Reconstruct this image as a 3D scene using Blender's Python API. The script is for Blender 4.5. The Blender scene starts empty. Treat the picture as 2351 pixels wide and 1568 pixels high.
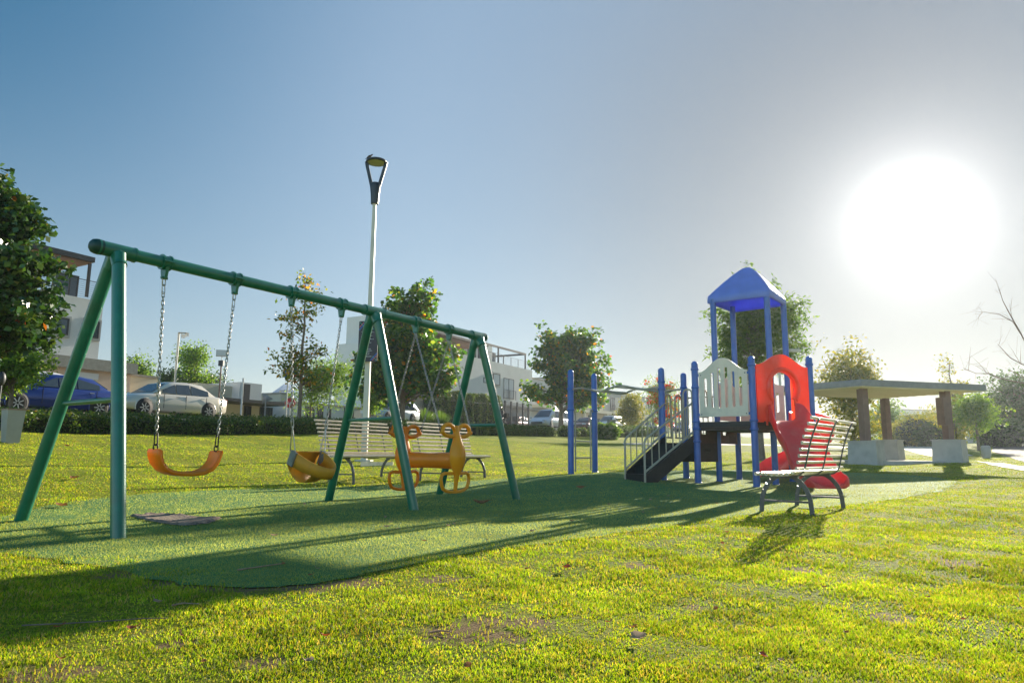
import bpy, bmesh, math, random
import numpy as np
from mathutils import Vector, Matrix
random.seed(7); RNG = np.random.default_rng(7)
R = math.radians
# ------------------------------------------------------------------ camera
scene = bpy.context.scene
CAMH = 0.65; FPX = 1600.0
camd = bpy.data.cameras.new("camera"); cam = bpy.data.objects.new("camera", camd)
scene.collection.objects.link(cam); scene.camera = cam
camd.sensor_width = 36; camd.lens = 36 * FPX / 2351; camd.clip_start = 0.05; camd.clip_end = 6000
MROT = Matrix.Rotation(R(90 + 9.09), 3, 'X') @ Matrix.Rotation(R(0.5), 3, 'Z')
cam.matrix_world = Matrix.Translation((0, 0, CAMH)) @ MROT.to_4x4()
# ------------------------------------------------------------------ sky + sun
SUN_EL, SUN_AZ = 16.7, 31.0            # azimuth clockwise from +Y
sund = Vector((math.sin(R(SUN_AZ)) * math.cos(R(SUN_EL)), math.cos(R(SUN_AZ)) * math.cos(R(SUN_EL)), math.sin(R(SUN_EL))))
world = bpy.data.worlds.new("World"); scene.world = world; world.use_nodes = True
wn = world.node_tree; wn.nodes.clear()
def WN(t, **k):
    n = wn.nodes.new(t)
    for a, b in k.items(): setattr(n, a, b)
    return n
def wmath(op, a, b=None):
    n = WN('ShaderNodeMath', operation=op)
    for i, v in enumerate((a, b)):
        if v is None: continue
        if isinstance(v, (int, float)): n.inputs[i].default_value = v
        else: wn.links.new(v, n.inputs[i])
    return n.outputs[0]
sky = WN('ShaderNodeTexSky', sky_type='NISHITA'); sky.sun_disc = False
sky.sun_elevation = R(SUN_EL); sky.sun_rotation = R(SUN_AZ)
sky.altitude = 1500; sky.air_density = 1.15; sky.dust_density = .3; sky.ozone_density = 1.6
gm_ = WN('ShaderNodeGamma'); gm_.inputs[1].default_value = .38; wn.links.new(sky.outputs[0], gm_.inputs[0])
hs_ = WN('ShaderNodeHueSaturation'); wn.links.new(gm_.outputs[0], hs_.inputs['Color'])
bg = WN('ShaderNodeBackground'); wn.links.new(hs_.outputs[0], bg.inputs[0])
# bright aureole of the hazy air round the sun, fixed in world directions
tc = WN('ShaderNodeTexCoord'); nv = WN('ShaderNodeVectorMath', operation='NORMALIZE'); wn.links.new(tc.outputs['Generated'], nv.inputs[0])
dp = WN('ShaderNodeVectorMath', operation='DOT_PRODUCT'); wn.links.new(nv.outputs[0], dp.inputs[0]); dp.inputs[1].default_value = sund
ang = wmath('MULTIPLY', wmath('ARCCOSINE', wmath('MINIMUM', dp.outputs['Value'], 0.999999)), 57.2958)
core = wmath('MULTIPLY', wmath('EXPONENT', wmath('MULTIPLY', wmath('DIVIDE', ang, 1.3), -1.0)), 2.0)
halo = wmath('MULTIPLY', wmath('EXPONENT', wmath('MULTIPLY', wmath('DIVIDE', ang, 5.0), -1.0)), 0.34)
# the clear sky is deepest far from the sun
def wmap(v, a, b, c, d):
    n = WN('ShaderNodeMapRange', interpolation_type='SMOOTHSTEP'); wn.links.new(v, n.inputs['Value'])
    for k_, v_ in zip(('From Min', 'From Max', 'To Min', 'To Max'), (a, b, c, d)): n.inputs[k_].default_value = v_
    return n.outputs[0]
sx = WN('ShaderNodeSeparateXYZ'); wn.links.new(nv.outputs[0], sx.inputs[0])
deep = wmath('MULTIPLY', wmap(ang, 36, 72, 0, 1), wmap(sx.outputs['Z'], .08, .6, .3, 1))
low = wmath('MULTIPLY', wmap(ang, 8, 30, 1, 0), wmap(sx.outputs['Z'], .0, .3, 1, .3))
st_ = wmath('MULTIPLY', wmath('SUBTRACT', 1.0, wmath('MULTIPLY', deep, .42)), wmath('SUBTRACT', 1.0, wmath('MULTIPLY', low, .4)))
wn.links.new(wmath('MULTIPLY', wmath('MULTIPLY', wmath('MULTIPLY', st_, .168), wmap(ang, 6, 42, .54, 1)), wmap(ang, 85, 135, 1, 2.5)), bg.inputs[1])  # sky behind the camera brightened to lift shade on sides facing the view
wn.links.new(wmath('ADD', wmath('MULTIPLY', deep, 1.1), wmap(ang, 8, 36, 1.3, 1.6)), hs_.inputs['Saturation'])
bg2 = WN('ShaderNodeBackground'); bg2.inputs[0].default_value = (1, 0.97, 0.93, 1)
wn.links.new(wmath('ADD', core, halo), bg2.inputs[1])
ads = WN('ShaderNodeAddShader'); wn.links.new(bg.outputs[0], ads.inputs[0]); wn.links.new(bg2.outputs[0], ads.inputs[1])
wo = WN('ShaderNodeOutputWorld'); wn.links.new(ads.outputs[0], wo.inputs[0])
sl = bpy.data.lights.new("sun", 'SUN'); sl.energy = 5.0; sl.angle = R(0.5); sl.color = (1, 0.9, 0.74)
so = bpy.data.objects.new("sun", sl); scene.collection.objects.link(so)
so.rotation_euler = sund.to_track_quat('Z', 'Y').to_euler()
vs = scene.view_settings; vs.view_transform = 'Standard'; vs.look = 'None'; vs.gamma = 1; vs.exposure = 1.15
try: scene.cycles.transparent_max_bounces = 24
except Exception: pass
# ------------------------------------------------------------------ picture <-> world (pixels of a 2351 px wide view)
def ray(px, py):
    return (MROT @ Vector(((px - 1175.5) / FPX, -(py - 784) / FPX, -1.0)))
def at(px, py, Y):
    d = ray(px, py); return Vector((d.x / d.y * Y, Y, CAMH + d.z / d.y * Y))
def atz(px, py, z):
    d = ray(px, py); k = (z - CAMH) / d.z; return Vector((d.x * k, d.y * k, z))
MI = MROT.inverted()
def proj(p):
    q = MI @ (Vector(p) - Vector((0, 0, CAMH))); return (1175.5 + FPX * q.x / -q.z, 784 - FPX * q.y / -q.z)
def zat(p, py):
    z0, z1 = 0.0, 3.0
    for _ in range(6):
        a = proj((p[0], p[1], z0))[1]; b = proj((p[0], p[1], z1))[1]
        if abs(a - b) < 1e-6: break
        z0, z1 = z1, z1 + (py - b) * (z1 - z0) / (b - a)
        if abs(z1 - z0) < 1e-5: break
    return z1
# street frame: s runs along the street, n away from the park
ST = Vector((0.49, 0.8717, 0)); SNn = Vector((-0.8717, 0.49, 0))
def sn(x, y): return (x * ST.x + y * ST.y, x * SNn.x + y * SNn.y)
def xy(s, n): return (s * ST.x + n * SNn.x, s * ST.y + n * SNn.y)
def onplane(px, py, n):
    d = ray(px, py); t = n / (d.x * SNn.x + d.y * SNn.y); p = d * t
    return sn(p.x, p.y)[0], CAMH + p.z
BS = ([-300, 9, 14.6, 25, 40, 58, 100, 250, 900], [0, 0, .05, .36, .74, 1.35, 2.3, 3.2, 5.0])
BN = ([-900, 7, 8.3, 12.2, 21, 24, 27, 36, 60, 900], [0, 0, .07, .36, 1.15, 1.55, 1.8, 1.95, 2.3, 6.0])
def sm(x, a, b):
    t = np.clip((x - a) / (b - a), 0, 1); return t * t * (3 - 2 * t)
def ground(x, y):
    x = np.asarray(x, float); y = np.asarray(y, float)
    s = x * ST.x + y * ST.y; n = x * SNn.x + y * SNn.y
    z = np.interp(s, *BS) + np.interp(n, *BN) * (1 - .22 * sm(s, 25, 60)) + .16 * sm(s, 8, 14) * sm(n, 2.5, 6.5) * (1 - sm(n, 7, 12) * .9)
    return z
def gz(x, y): return float(ground(x, y))
def onground(px, py, off=0.0):
    d = ray(px, py); lo = 0.5; step = 0.05; t = lo
    while t < 900:
        p = Vector((d.x * t, d.y * t, CAMH + d.z * t))
        if p.z < gz(p.x, p.y) + off:
            a, b = t - step, t
            for _ in range(18):
                m = (a + b) / 2; p = Vector((d.x * m, d.y * m, CAMH + d.z * m))
                if p.z < gz(p.x, p.y) + off: b = m
                else: a = m
            p.z = gz(p.x, p.y) + off; return p
        step = max(.05, t * .01); t += step
    return Vector((d.x * 300, d.y * 300, gz(d.x * 300, d.y * 300)))
def foot(px, Y, py=1100):
    p = at(px, py, Y); p.z = gz(p.x, p.y); return p
# ------------------------------------------------------------------ materials
MATS = {}
def nd(nt, t, **k):
    n = nt.nodes.new(t)
    for a, b in k.items(): setattr(n, a, b)
    return n
def mat(name, col, rough=.6, metal=0, var=.12, vscale=6, bump=0, bscale=60, spec=.5, coat=0, dirt=None, dscale=2.5, trans=0, transcol=None, detail=5, coord='Object'):
    m = bpy.data.materials.new(name); m.use_nodes = True; nt = m.node_tree; nt.nodes.clear()
    out = nd(nt, 'ShaderNodeOutputMaterial'); p = nd(nt, 'ShaderNodeBsdfPrincipled'); L = nt.links.new
    tcn = nd(nt, 'ShaderNodeTexCoord'); nz = nd(nt, 'ShaderNodeTexNoise'); nz.inputs['Scale'].default_value = vscale; nz.inputs['Detail'].default_value = detail
    L(tcn.outputs[coord], nz.inputs['Vector'])
    cr = nd(nt, 'ShaderNodeValToRGB'); cr.color_ramp.elements[0].position = .3; cr.color_ramp.elements[1].position = .7
    c = Vector(col[:3])
    cr.color_ramp.elements[0].color = (*(c * (1 - var)), 1); cr.color_ramp.elements[1].color = (*[min(1, v) for v in c * (1 + var)], 1)
    L(nz.outputs[0], cr.inputs[0]); csock = cr.outputs[0]
    if dirt:
        n2 = nd(nt, 'ShaderNodeTexNoise'); n2.inputs['Scale'].default_value = dscale; n2.inputs['Detail'].default_value = 8; n2.inputs['Roughness'].default_value = .65
        L(tcn.outputs[coord], n2.inputs['Vector'])
        r2 = nd(nt, 'ShaderNodeValToRGB'); r2.color_ramp.elements[0].position = .52; r2.color_ramp.elements[1].position = .72
        r2.color_ramp.elements[0].color = (0, 0, 0, 1); r2.color_ramp.elements[1].color = (dirt[3],) * 3 + (1,)
        L(n2.outputs[0], r2.inputs[0]); mx = nd(nt, 'ShaderNodeMixRGB'); L(r2.outputs[0], mx.inputs[0]); L(csock, mx.inputs[1]); mx.inputs[2].default_value = (*dirt[:3], 1); csock = mx.outputs[0]
    L(csock, p.inputs['Base Color']); p.inputs['Roughness'].default_value = rough; p.inputs['Metallic'].default_value = metal
    p.inputs['Specular IOR Level'].default_value = spec; p.inputs['Coat Weight'].default_value = coat; p.inputs['Coat Roughness'].default_value = .18
    if bump:
        nb = nd(nt, 'ShaderNodeTexNoise'); nb.inputs['Scale'].default_value = bscale; nb.inputs['Detail'].default_value = 3
        L(tcn.outputs[coord], nb.inputs['Vector']); b = nd(nt, 'ShaderNodeBump'); b.inputs['Strength'].default_value = bump; b.inputs['Distance'].default_value = .02
        L(nb.outputs[0], b.inputs['Height']); L(b.outputs[0], p.inputs['Normal'])
    sh = p.outputs[0]
    if trans:
        t = nd(nt, 'ShaderNodeBsdfTranslucent'); tcx = nd(nt, 'ShaderNodeMixRGB', blend_type='MULTIPLY'); tcx.inputs[0].default_value = 1
        L(csock, tcx.inputs[1]); tcx.inputs[2].default_value = (*(transcol or (1, 1, 1)), 1); L(tcx.outputs[0], t.inputs[0])
        ms = nd(nt, 'ShaderNodeMixShader'); ms.inputs[0].default_value = trans; L(sh, ms.inputs[1]); L(t.outputs[0], ms.inputs[2]); sh = ms.outputs[0]
    L(sh, out.inputs[0]); MATS[name] = m; return m
def leafmat(name, stops, trans=.4, tcol=(1.6, 1.7, .7), rough=.45, spec=.4):
    """stops: [(pos, colour)] picked by a random number for each leaf"""
    m = bpy.data.materials.new(name); m.use_nodes = True; nt = m.node_tree; nt.nodes.clear(); L = nt.links.new
    out = nd(nt, 'ShaderNodeOutputMaterial'); p = nd(nt, 'ShaderNodeBsdfPrincipled'); g = nd(nt, 'ShaderNodeNewGeometry')
    cr = nd(nt, 'ShaderNodeValToRGB'); els = cr.color_ramp.elements
    while len(els) < len(stops): els.new(.5)
    for e, (a, c) in zip(els, stops): e.position = a; e.color = (*c, 1)
    L(g.outputs['Random Per Island'], cr.inputs[0]); L(cr.outputs[0], p.inputs['Base Color']); p.inputs['Roughness'].default_value = rough; p.inputs['Specular IOR Level'].default_value = spec
    t = nd(nt, 'ShaderNodeBsdfTranslucent'); mx = nd(nt, 'ShaderNodeMixRGB', blend_type='MULTIPLY'); mx.inputs[0].default_value = 1
    L(cr.outputs[0], mx.inputs[1]); mx.inputs[2].default_value = (*tcol, 1); L(mx.outputs[0], t.inputs[0])
    ms = nd(nt, 'ShaderNodeMixShader'); ms.inputs[0].default_value = trans; L(p.outputs[0], ms.inputs[1]); L(t.outputs[0], ms.inputs[2]); L(ms.outputs[0], out.inputs[0])
    return m
def glassmat(name, col, rough=.08):
    m = bpy.data.materials.new(name); m.use_nodes = True; p = m.node_tree.nodes['Principled BSDF']
    p.inputs['Base Color'].default_value = (*col, 1); p.inputs['Roughness'].default_value = rough; p.inputs['Specular IOR Level'].default_value = .8
    return m
M_green = mat('green_paint', (.015, .16, .095), .32, 0, .15, 9, .05, 90, coat=.4, dirt=(.05, .075, .05, .5))
M_greencap = mat('dark_green_plastic', (.008, .05, .04), .5)
M_orange = mat('orange_plastic', (.95, .31, .008), .38, 0, .08, 5, .03, 50, coat=.2, dirt=(.75, .26, .02, .5), dscale=7, trans=.3, transcol=(1.2, 1.2, 1))
M_yell = mat('yellow_plastic', (.95, .42, .01), .4, 0, .08, 5, .03, 50, coat=.15, dirt=(.8, .36, .03, .5), dscale=6, trans=.3, transcol=(1.2, 1.2, 1))
M_bucket = mat('worn_yellow_rubber', (.7, .33, .02), .55, 0, .1, 8, .1, 60, dirt=(.4, .22, .05, .6), dscale=9, trans=.15)
M_strap = mat('grey_rubber', (.2, .2, .17), .6)
M_chain = mat('galvanised_steel', (.42, .4, .37), .35, .9, .2, 40)
M_darksteel = mat('dark_steel', (.05, .045, .04), .5, .6)
M_blue = mat('blue_paint', (.03, .125, .44), .38, 0, .1, 6, .08, 80, coat=.25, dirt=(.07, .13, .36, .5), dscale=5)
M_roofblue = mat('blue_canopy_plastic', (.2, .33, .78), .42, 0, .06, 4, .05, 60, trans=.3, transcol=(.4, .5, 1.3))
M_white = mat('cream_plastic', (.86, .73, .56), .42, 0, .05, 4, .03, 60, dirt=(.42, .38, .3, .4), trans=.08)
M_red = mat('red_plastic', (.93, .085, .07), .36, 0, .07, 4, .03, 60, coat=.25, dirt=(.92, .24, .2, .6), trans=.4, transcol=(1.2, .8, .7))
M_hood = mat('orange_red_plastic', (.95, .13, .05), .36, 0, .07, 4, .03, 60, coat=.25, dirt=(.9, .25, .18, .5), trans=.42, transcol=(1.2, .8, .7))
M_black = mat('black_coated_steel', (.018, .016, .015), .6, 0, .2, 20, .2, 200, dirt=(.05, .04, .035, .5))
M_brown = mat('dark_brown_steel', (.045, .028, .022), .6, 0, .2, 12)
M_beige = mat('beige_tube_paint', (.4, .35, .26), .35, 0, .1, 10, coat=.2)
M_benchs = mat('brown_bench_paint', (.68, .57, .43), .33, .5, .1, 14, .03, 120, coat=1, spec=1, dirt=(.2, .15, .13, .5), dscale=9)
M_benchf = mat('grey_bench_steel', (.1, .1, .105), .35, .4, .15, 12, coat=.3)
M_pole = mat('cream_pole_paint', (.6, .56, .47), .45, 0, .08, 3)
M_lamp = mat('graphite_lamp', (.025, .035, .045), .4, .3)
M_lens = mat('lamp_lens', (.42, .4, .2), .3)
M_stucco = mat('white_stucco', (.66, .65, .62), .85, 0, .05, .8, .3, 40, dirt=(.5, .48, .44, .35), dscale=.35)
M_cream = mat('cream_stucco', (.6, .54, .4), .85, 0, .06, .8, .3, 40, dirt=(.45, .38, .27, .35), dscale=.4)
M_pink = mat('pinkish_stucco', (.62, .46, .34), .85, 0, .05, .8)
M_grey = mat('grey_stucco', (.4, .4, .38), .85, 0, .06, .8)
M_ccoping = mat('coping', (.33, .3, .24), .8)
M_wood = mat('wood_soffit', (.19, .1, .06), .6, 0, .25, 3)
M_metal = mat('dark_metal', (.035, .04, .045), .5, .3)
M_glass = glassmat('window_glass', (.05, .07, .09))
M_lglass = glassmat('curtained_glass', (.42, .46, .48), .2)
M_garage = mat('shutter_cream', (.6, .53, .36), .6)
M_darkin = mat('dark_interior', (.03, .03, .03), .8)
M_concrete = mat('concrete', (.46, .43, .38), .85, 0, .1, 3, .3, 30, dirt=(.3, .27, .22, .5))
M_path = mat('pale_concrete_path', (.55, .5, .43), .8, 0, .1, 1.5, .2, 30, coord='Object')
M_asphalt = mat('asphalt', (.07, .068, .066), .85, 0, .15, 2, .4, 60)
M_kerb = mat('kerb_concrete', (.42, .4, .36), .8)
M_bark = mat('bark', (.2, .15, .11), .9, 0, .25, 12, .6, 30)
M_barkd = mat('dark_bark', (.1, .075, .06), .9, 0, .25, 12, .6, 30)
M_twig = mat('bare_branch_bark', (.22, .16, .13), .9)
M_tyre = mat('tyre_rubber', (.02, .02, .02), .85)
M_rim = mat('wheel_alloy', (.5, .5, .5), .3, .8)
M_shel = mat('shelter_grey_metal', (.25, .25, .24), .5, .2)
M_soffit = mat('shelter_soffit', (.88, .8, .58), .7, 0, .06, 2)
M_col = mat('shelter_column_steel', (.2, .12, .09), .6, .1)
M_deadleaf = mat('dry_leaf', (.33, .14, .05), .7, 0, .35, 30, trans=.3)
M_deadleaf2 = mat('pale_dry_leaf', (.45, .3, .2), .7, 0, .35, 30, trans=.3)
M_redleaf = mat('red_leaf', (.36, .07, .03), .6, 0, .35, 30, trans=.3)
M_headl = glassmat('headlight_glass', (.6, .62, .65), .1)
M_taill = mat('taillight', (.5, .015, .01), .2)
M_plate = mat('number_plate', (.6, .6, .58), .5)
# ------------------------------------------------------------------ mesh builder
class MB:
    def __init__(s): s.v = []; s.f = []; s.sm = []; s.mi = []; s.m = 0
    def add(s, vs_, fs, smooth=False):
        b = len(s.v); s.v += [tuple(v) for v in vs_]
        s.f += [tuple(i + b for i in f) for f in fs]; s.sm += [smooth] * len(fs); s.mi += [s.m] * len(fs); return s
    def box(s, c, d, rz=0, M=None):
        hx, hy, hz = d[0] / 2, d[1] / 2, d[2] / 2; T = Matrix.Rotation(rz, 3, 'Z') if M is None else M; c = Vector(c)
        vs_ = [c + T @ Vector((x * hx, y * hy, z * hz)) for x in (-1, 1) for y in (-1, 1) for z in (-1, 1)]
        return s.add(vs_, [(0, 1, 3, 2), (4, 6, 7, 5), (0, 4, 5, 1), (2, 3, 7, 6), (0, 2, 6, 4), (1, 5, 7, 3)])
    def bar(s, a, b, w, h, up=(0, 0, 1)):
        a = Vector(a); b = Vector(b); z = (b - a); l = z.length; z.normalize(); u = Vector(up)
        x = z.cross(u)
        if x.length < 1e-4: x = z.cross(Vector((1, 0, 0)))
        x.normalize(); y = x.cross(z)
        M = Matrix((x, z, y)).transposed(); return s.box((a + b) / 2, (w, l, h), M=M)
    def tube(s, pts, r, n=10, closed=False, cap=True, radii=None):
        P = [Vector(p) for p in pts]; N = len(P); rings = []; prev = None
        for i in range(N):
            if closed: d = P[(i + 1) % N] - P[i - 1]
            else: d = P[min(i + 1, N - 1)] - P[max(i - 1, 0)]
            d.normalize()
            if prev is None:
                u = Vector((0, 0, 1)) if abs(d.z) < .9 else Vector((1, 0, 0)); x = d.cross(u).normalized()
            else:
                x = prev - d * prev.dot(d)
                x = x.normalized() if x.length > 1e-5 else d.cross(Vector((0, 0, 1))).normalized()
            prev = x; y = d.cross(x); rr = radii[i] if radii else r
            rings.append([P[i] + (x * math.cos(2 * math.pi * k / n) + y * math.sin(2 * math.pi * k / n)) * rr for k in range(n)])
        s.loft(rings, closed=closed, cap=False)
        if cap and not closed:
            s.add(rings[0], [tuple(range(n))[::-1]]); s.add(rings[-1], [tuple(range(n))])
        return s
    def loft(s, rings, closed=False, cap=True, smooth=True, ringclosed=True):
        n = len(rings[0]); vs_ = [p for r in rings for p in r]; fs = []; K = len(rings)
        for i in range(K if closed else K - 1):
            j = (i + 1) % K
            for k in range(n if ringclosed else n - 1):
                l = (k + 1) % n; fs.append((i * n + k, i * n + l, j * n + l, j * n + k))
        s.add(vs_, fs, smooth)
        if cap and not closed:
            s.add(rings[0], [tuple(range(n))[::-1]]); s.add(rings[-1], [tuple(range(n))])
        return s
    def lathe(s, c, prof, n=16, axis=None):
        c = Vector(c); ax = Vector(axis or (0, 0, 1)).normalized(); u = Vector((0, 0, 1)) if abs(ax.z) < .9 else Vector((1, 0, 0)); x = ax.cross(u).normalized(); y = ax.cross(x)
        rings = [[c + ax * h + (x * math.cos(2 * math.pi * k / n) + y * math.sin(2 * math.pi * k / n)) * r for k in range(n)] for r, h in prof]
        return s.loft(rings)
    def ell(s, c, d, n=12, m=8, M=None):
        c = Vector(c); T = M or Matrix.Identity(3); rings = []
        for j in range(m + 1):
            a = math.pi * j / m; rings.append([c + T @ Vector((d[0] * math.sin(a + 1e-4) * math.cos(2 * math.pi * k / n), d[1] * math.sin(a + 1e-4) * math.sin(2 * math.pi * k / n), -d[2] * math.cos(a))) for k in range(n)])
        return s.loft(rings, cap=False)
    def prism(s, poly, off):
        """poly: list of 3d points (planar), off: vector of extrusion"""
        P = [Vector(p) for p in poly]; o = Vector(off); n = len(P)
        fs = [tuple(range(n)), tuple(range(2 * n - 1, n - 1, -1))] + [(i, (i + 1) % n + 0, (i + 1) % n + n, i + n) for i in range(n)]
        fs = [fs[0][::-1], tuple(range(n, 2 * n))] + [(i, (i + 1) % n, (i + 1) % n + n, i + n) for i in range(n)]
        return s.add(P + [p + o for p in P], fs)
    def build(s, name, mt, parent=None, origin=None, local=False):
        me = bpy.data.meshes.new(name); V = np.array(s.v, dtype=float).reshape(-1, 3)
        if parent is not None: o = Vector(parent_world(parent))
        elif origin is not None: o = Vector(origin)
        else: mn = V.min(0); mxx = V.max(0); o = Vector(((mn[0] + mxx[0]) / 2, (mn[1] + mxx[1]) / 2, mn[2]))
        if local: o = Vector((0, 0, 0))
        V = V - np.array(o)
        me.from_pydata(V.tolist(), [], s.f)
        me.polygons.foreach_set('use_smooth', s.sm)
        for m in (mt if isinstance(mt, (list, tuple)) else [mt]): me.materials.append(m)
        if isinstance(mt, (list, tuple)): me.polygons.foreach_set('material_index', s.mi)
        bm = bmesh.new(); bm.from_mesh(me); bmesh.ops.recalc_face_normals(bm, faces=bm.faces); bm.to_mesh(me); bm.free()
        ob = bpy.data.objects.new(name, me); scene.collection.objects.link(ob)
        if parent is not None: ob.parent = parent
        elif not local: ob.location = o
        return ob
def parent_world(p):
    v = Vector(p.location)
    while p.parent: p = p.parent; v += Vector(p.location)
    return v
def tag(o, label=None, cat=None, group=None, kind=None):
    if label: o['label'] = label
    if cat: o['category'] = cat
    if group: o['group'] = group
    if kind: o['kind'] = kind
    return o
def thing(name, loc, label, cat, group=None, rz=0):
    o = bpy.data.objects.new(name, None); scene.collection.objects.link(o); o.empty_display_size = .1
    o.location = loc; o.rotation_euler = (0, 0, rz); return tag(o, label, cat, group)
KIDS = {}
def copytree(o, parent=None):
    c = o.copy(); scene.collection.objects.link(c)
    if parent is not None: c.parent = parent
    for ch in [k for k in scene.objects if k.parent == o]: copytree(ch, c)
    return c
def npmesh(name, V, F4, mt, origin=(0, 0, 0), parent=None, smooth=False):
    """V (N,3), F (M,k) index array"""
    me = bpy.data.meshes.new(name); V = np.asarray(V, np.float32) - np.asarray(origin, np.float32); F4 = np.asarray(F4, np.int32); k = F4.shape[1]
    me.vertices.add(len(V)); me.vertices.foreach_set('co', V.ravel()); me.loops.add(F4.size); me.loops.foreach_set('vertex_index', F4.ravel())
    me.polygons.add(len(F4)); me.polygons.foreach_set('loop_start', np.arange(0, F4.size, k, dtype=np.int32)); me.polygons.foreach_set('loop_total', np.full(len(F4), k, np.int32))
    if smooth: me.polygons.foreach_set('use_smooth', np.ones(len(F4), bool))
    me.update(calc_edges=True)
    for m in (mt if isinstance(mt, (list, tuple)) else [mt]): me.materials.append(m)
    ob = bpy.data.objects.new(name, me); scene.collection.objects.link(ob)
    if parent is not None: ob.parent = parent
    else: ob.location = origin
    return ob
# ================================================================== GROUND
def lawnmat():
    m = bpy.data.materials.new('lawn'); m.use_nodes = True; nt = m.node_tree; nt.nodes.clear(); L = nt.links.new
    out = nd(nt, 'ShaderNodeOutputMaterial'); p = nd(nt, 'ShaderNodeBsdfPrincipled'); tcn = nd(nt, 'ShaderNodeTexCoord')
    def noise(sc, det=5, rough=.6):
        n = nd(nt, 'ShaderNodeTexNoise'); n.inputs['Scale'].default_value = sc; n.inputs['Detail'].default_value = det; n.inputs['Roughness'].default_value = rough; L(tcn.outputs['Object'], n.inputs['Vector']); return n.outputs[0]
    r1 = nd(nt, 'ShaderNodeValToRGB'); L(noise(.45, 6), r1.inputs[0]); e = r1.color_ramp.elements
    e[0].position = .36; e[0].color = (.2, .27, .02, 1); e[1].position = .66; e[1].color = (.38, .38, .035, 1)
    r2 = nd(nt, 'ShaderNodeValToRGB'); L(noise(3.2, 8, .7), r2.inputs[0]); e = r2.color_ramp.elements
    e[0].position = .56; e[0].color = (0, 0, 0, 1); e[1].position = .72; e[1].color = (.7, .7, .7, 1)
    mx = nd(nt, 'ShaderNodeMixRGB'); L(r2.outputs[0], mx.inputs[0]); L(r1.outputs[0], mx.inputs[1]); mx.inputs[2].default_value = (.32, .22, .09, 1)
    r3 = nd(nt, 'ShaderNodeValToRGB'); L(noise(28, 4, .7), r3.inputs[0]); e = r3.color_ramp.elements
    e[0].position = .35; e[0].color = (.5, .5, .5, 1); e[1].position = .68; e[1].color = (1.35, 1.35, 1.35, 1)
    m2 = nd(nt, 'ShaderNodeMixRGB', blend_type='MULTIPLY'); m2.inputs[0].default_value = 1; L(mx.outputs[0], m2.inputs[1]); L(r3.outputs[0], m2.inputs[2])
    L(m2.outputs[0], p.inputs['Base Color']); p.inputs['Roughness'].default_value = .9; p.inputs['Specular IOR Level'].default_value = .1
    nb = noise(45, 4, .8); b = nd(nt, 'ShaderNodeBump'); b.inputs['Strength'].default_value = 1; b.inputs['Distance'].default_value = .05; L(nb, b.inputs['Height']); L(b.outputs[0], p.inputs['Normal'])
    L(p.outputs[0], out.inputs[0]); return m
M_lawn = lawnmat()
ax = np.concatenate([-np.geomspace(300, 40, 20), np.arange(-38, -10, .5), np.arange(-10, 10, .25), np.arange(10, 38, .5), np.geomspace(40, 300, 20)])
ay = np.concatenate([-np.geomspace(60, 6, 10), np.arange(-5, 0, .5), np.arange(0, 16, .25), np.arange(16, 70, .5), np.geomspace(72, 345, 22)])
GX, GY = np.meshgrid(ax, ay); GZ = ground(GX, GY)
nx, ny = len(ax), len(ay); idx = np.arange(nx * ny).reshape(ny, nx)
F = np.stack([idx[:-1, :-1].ravel(), idx[:-1, 1:].ravel(), idx[1:, 1:].ravel(), idx[1:, :-1].ravel()], 1)
pad_px = [(-60, 1215), (0, 1185), (130, 1158), (250, 1141), (400, 1130), (560, 1123), (750, 1119), (900, 1113), (1100, 1103), (1250, 1092), (1420, 1083), (1560, 1080), (1720, 1078),
          (1850, 1082), (2000, 1086), (2120, 1092), (2200, 1104), (2185, 1118), (2100, 1139), (1960, 1160), (1800, 1172), (1660, 1192), (1560, 1207), (1430, 1224), (1300, 1243), (1150, 1262), (1000, 1284), (860, 1318),
          (700, 1345), (520, 1352), (380, 1335), (220, 1300), (60, 1278), (-120, 1262)]
PADXY = [Vector(onground(*p)[:2]) for p in pad_px]
for _ in range(2): PADXY = [q for i in range(len(PADXY)) for q in (PADXY[i].lerp(PADXY[(i + 1) % len(PADXY)], .25), PADXY[i].lerp(PADXY[(i + 1) % len(PADXY)], .75))]
def inpoly(x, y, poly):
    c = np.zeros(np.shape(x), bool); n = len(poly); j = n - 1
    for i in range(n):
        xi, yi = poly[i]; xj, yj = poly[j]
        c ^= ((yi > y) != (yj > y)) & (x < (xj - xi) * (y - yi) / (yj - yi + 1e-12) + xi); j = i
    return c
def polydist(x, y, poly):
    d = np.full(np.shape(x), 1e9); n = len(poly)
    for i in range(n):
        a = np.array(poly[i]); b = np.array(poly[(i + 1) % n]); ab = b - a; t = np.clip(((x - a[0]) * ab[0] + (y - a[1]) * ab[1]) / (ab @ ab), 0, 1)
        d = np.minimum(d, np.hypot(x - a[0] - t * ab[0], y - a[1] - t * ab[1]))
    return d
def undul(x, y):
    return .030 * np.sin(x * 1.15 + .6 * np.sin(y * .8)) * np.sin(y * 1.0 + .5) + .016 * np.sin(x * 2.7 + y * .9) * np.sin(y * 2.2 - x * .6 + 1) + .008 * np.sin(x * 5.1 - y * 1.7) * np.sin(y * 4.6 + x * 1.3)
_P = [tuple(p) for p in PADXY]; _o = ~inpoly(GX, GY, _P); _d = polydist(GX, GY, _P)
GZ = GZ + np.where(_o, undul(GX, GY) * sm(_d, .2, 1.1), 0) * (1 - sm(GY, 22, 40)) * (GY > -4) - np.where(_o, .1 * sm(_d, .6, 3.5), 0) * sm(GX, -1, 5) * (1 - sm(GY, 7, 12)) * (GY > -4)
tag(npmesh('lawn', np.stack([GX.ravel(), GY.ravel(), GZ.ravel()], 1), F, M_lawn, smooth=True), kind='structure')
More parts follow.
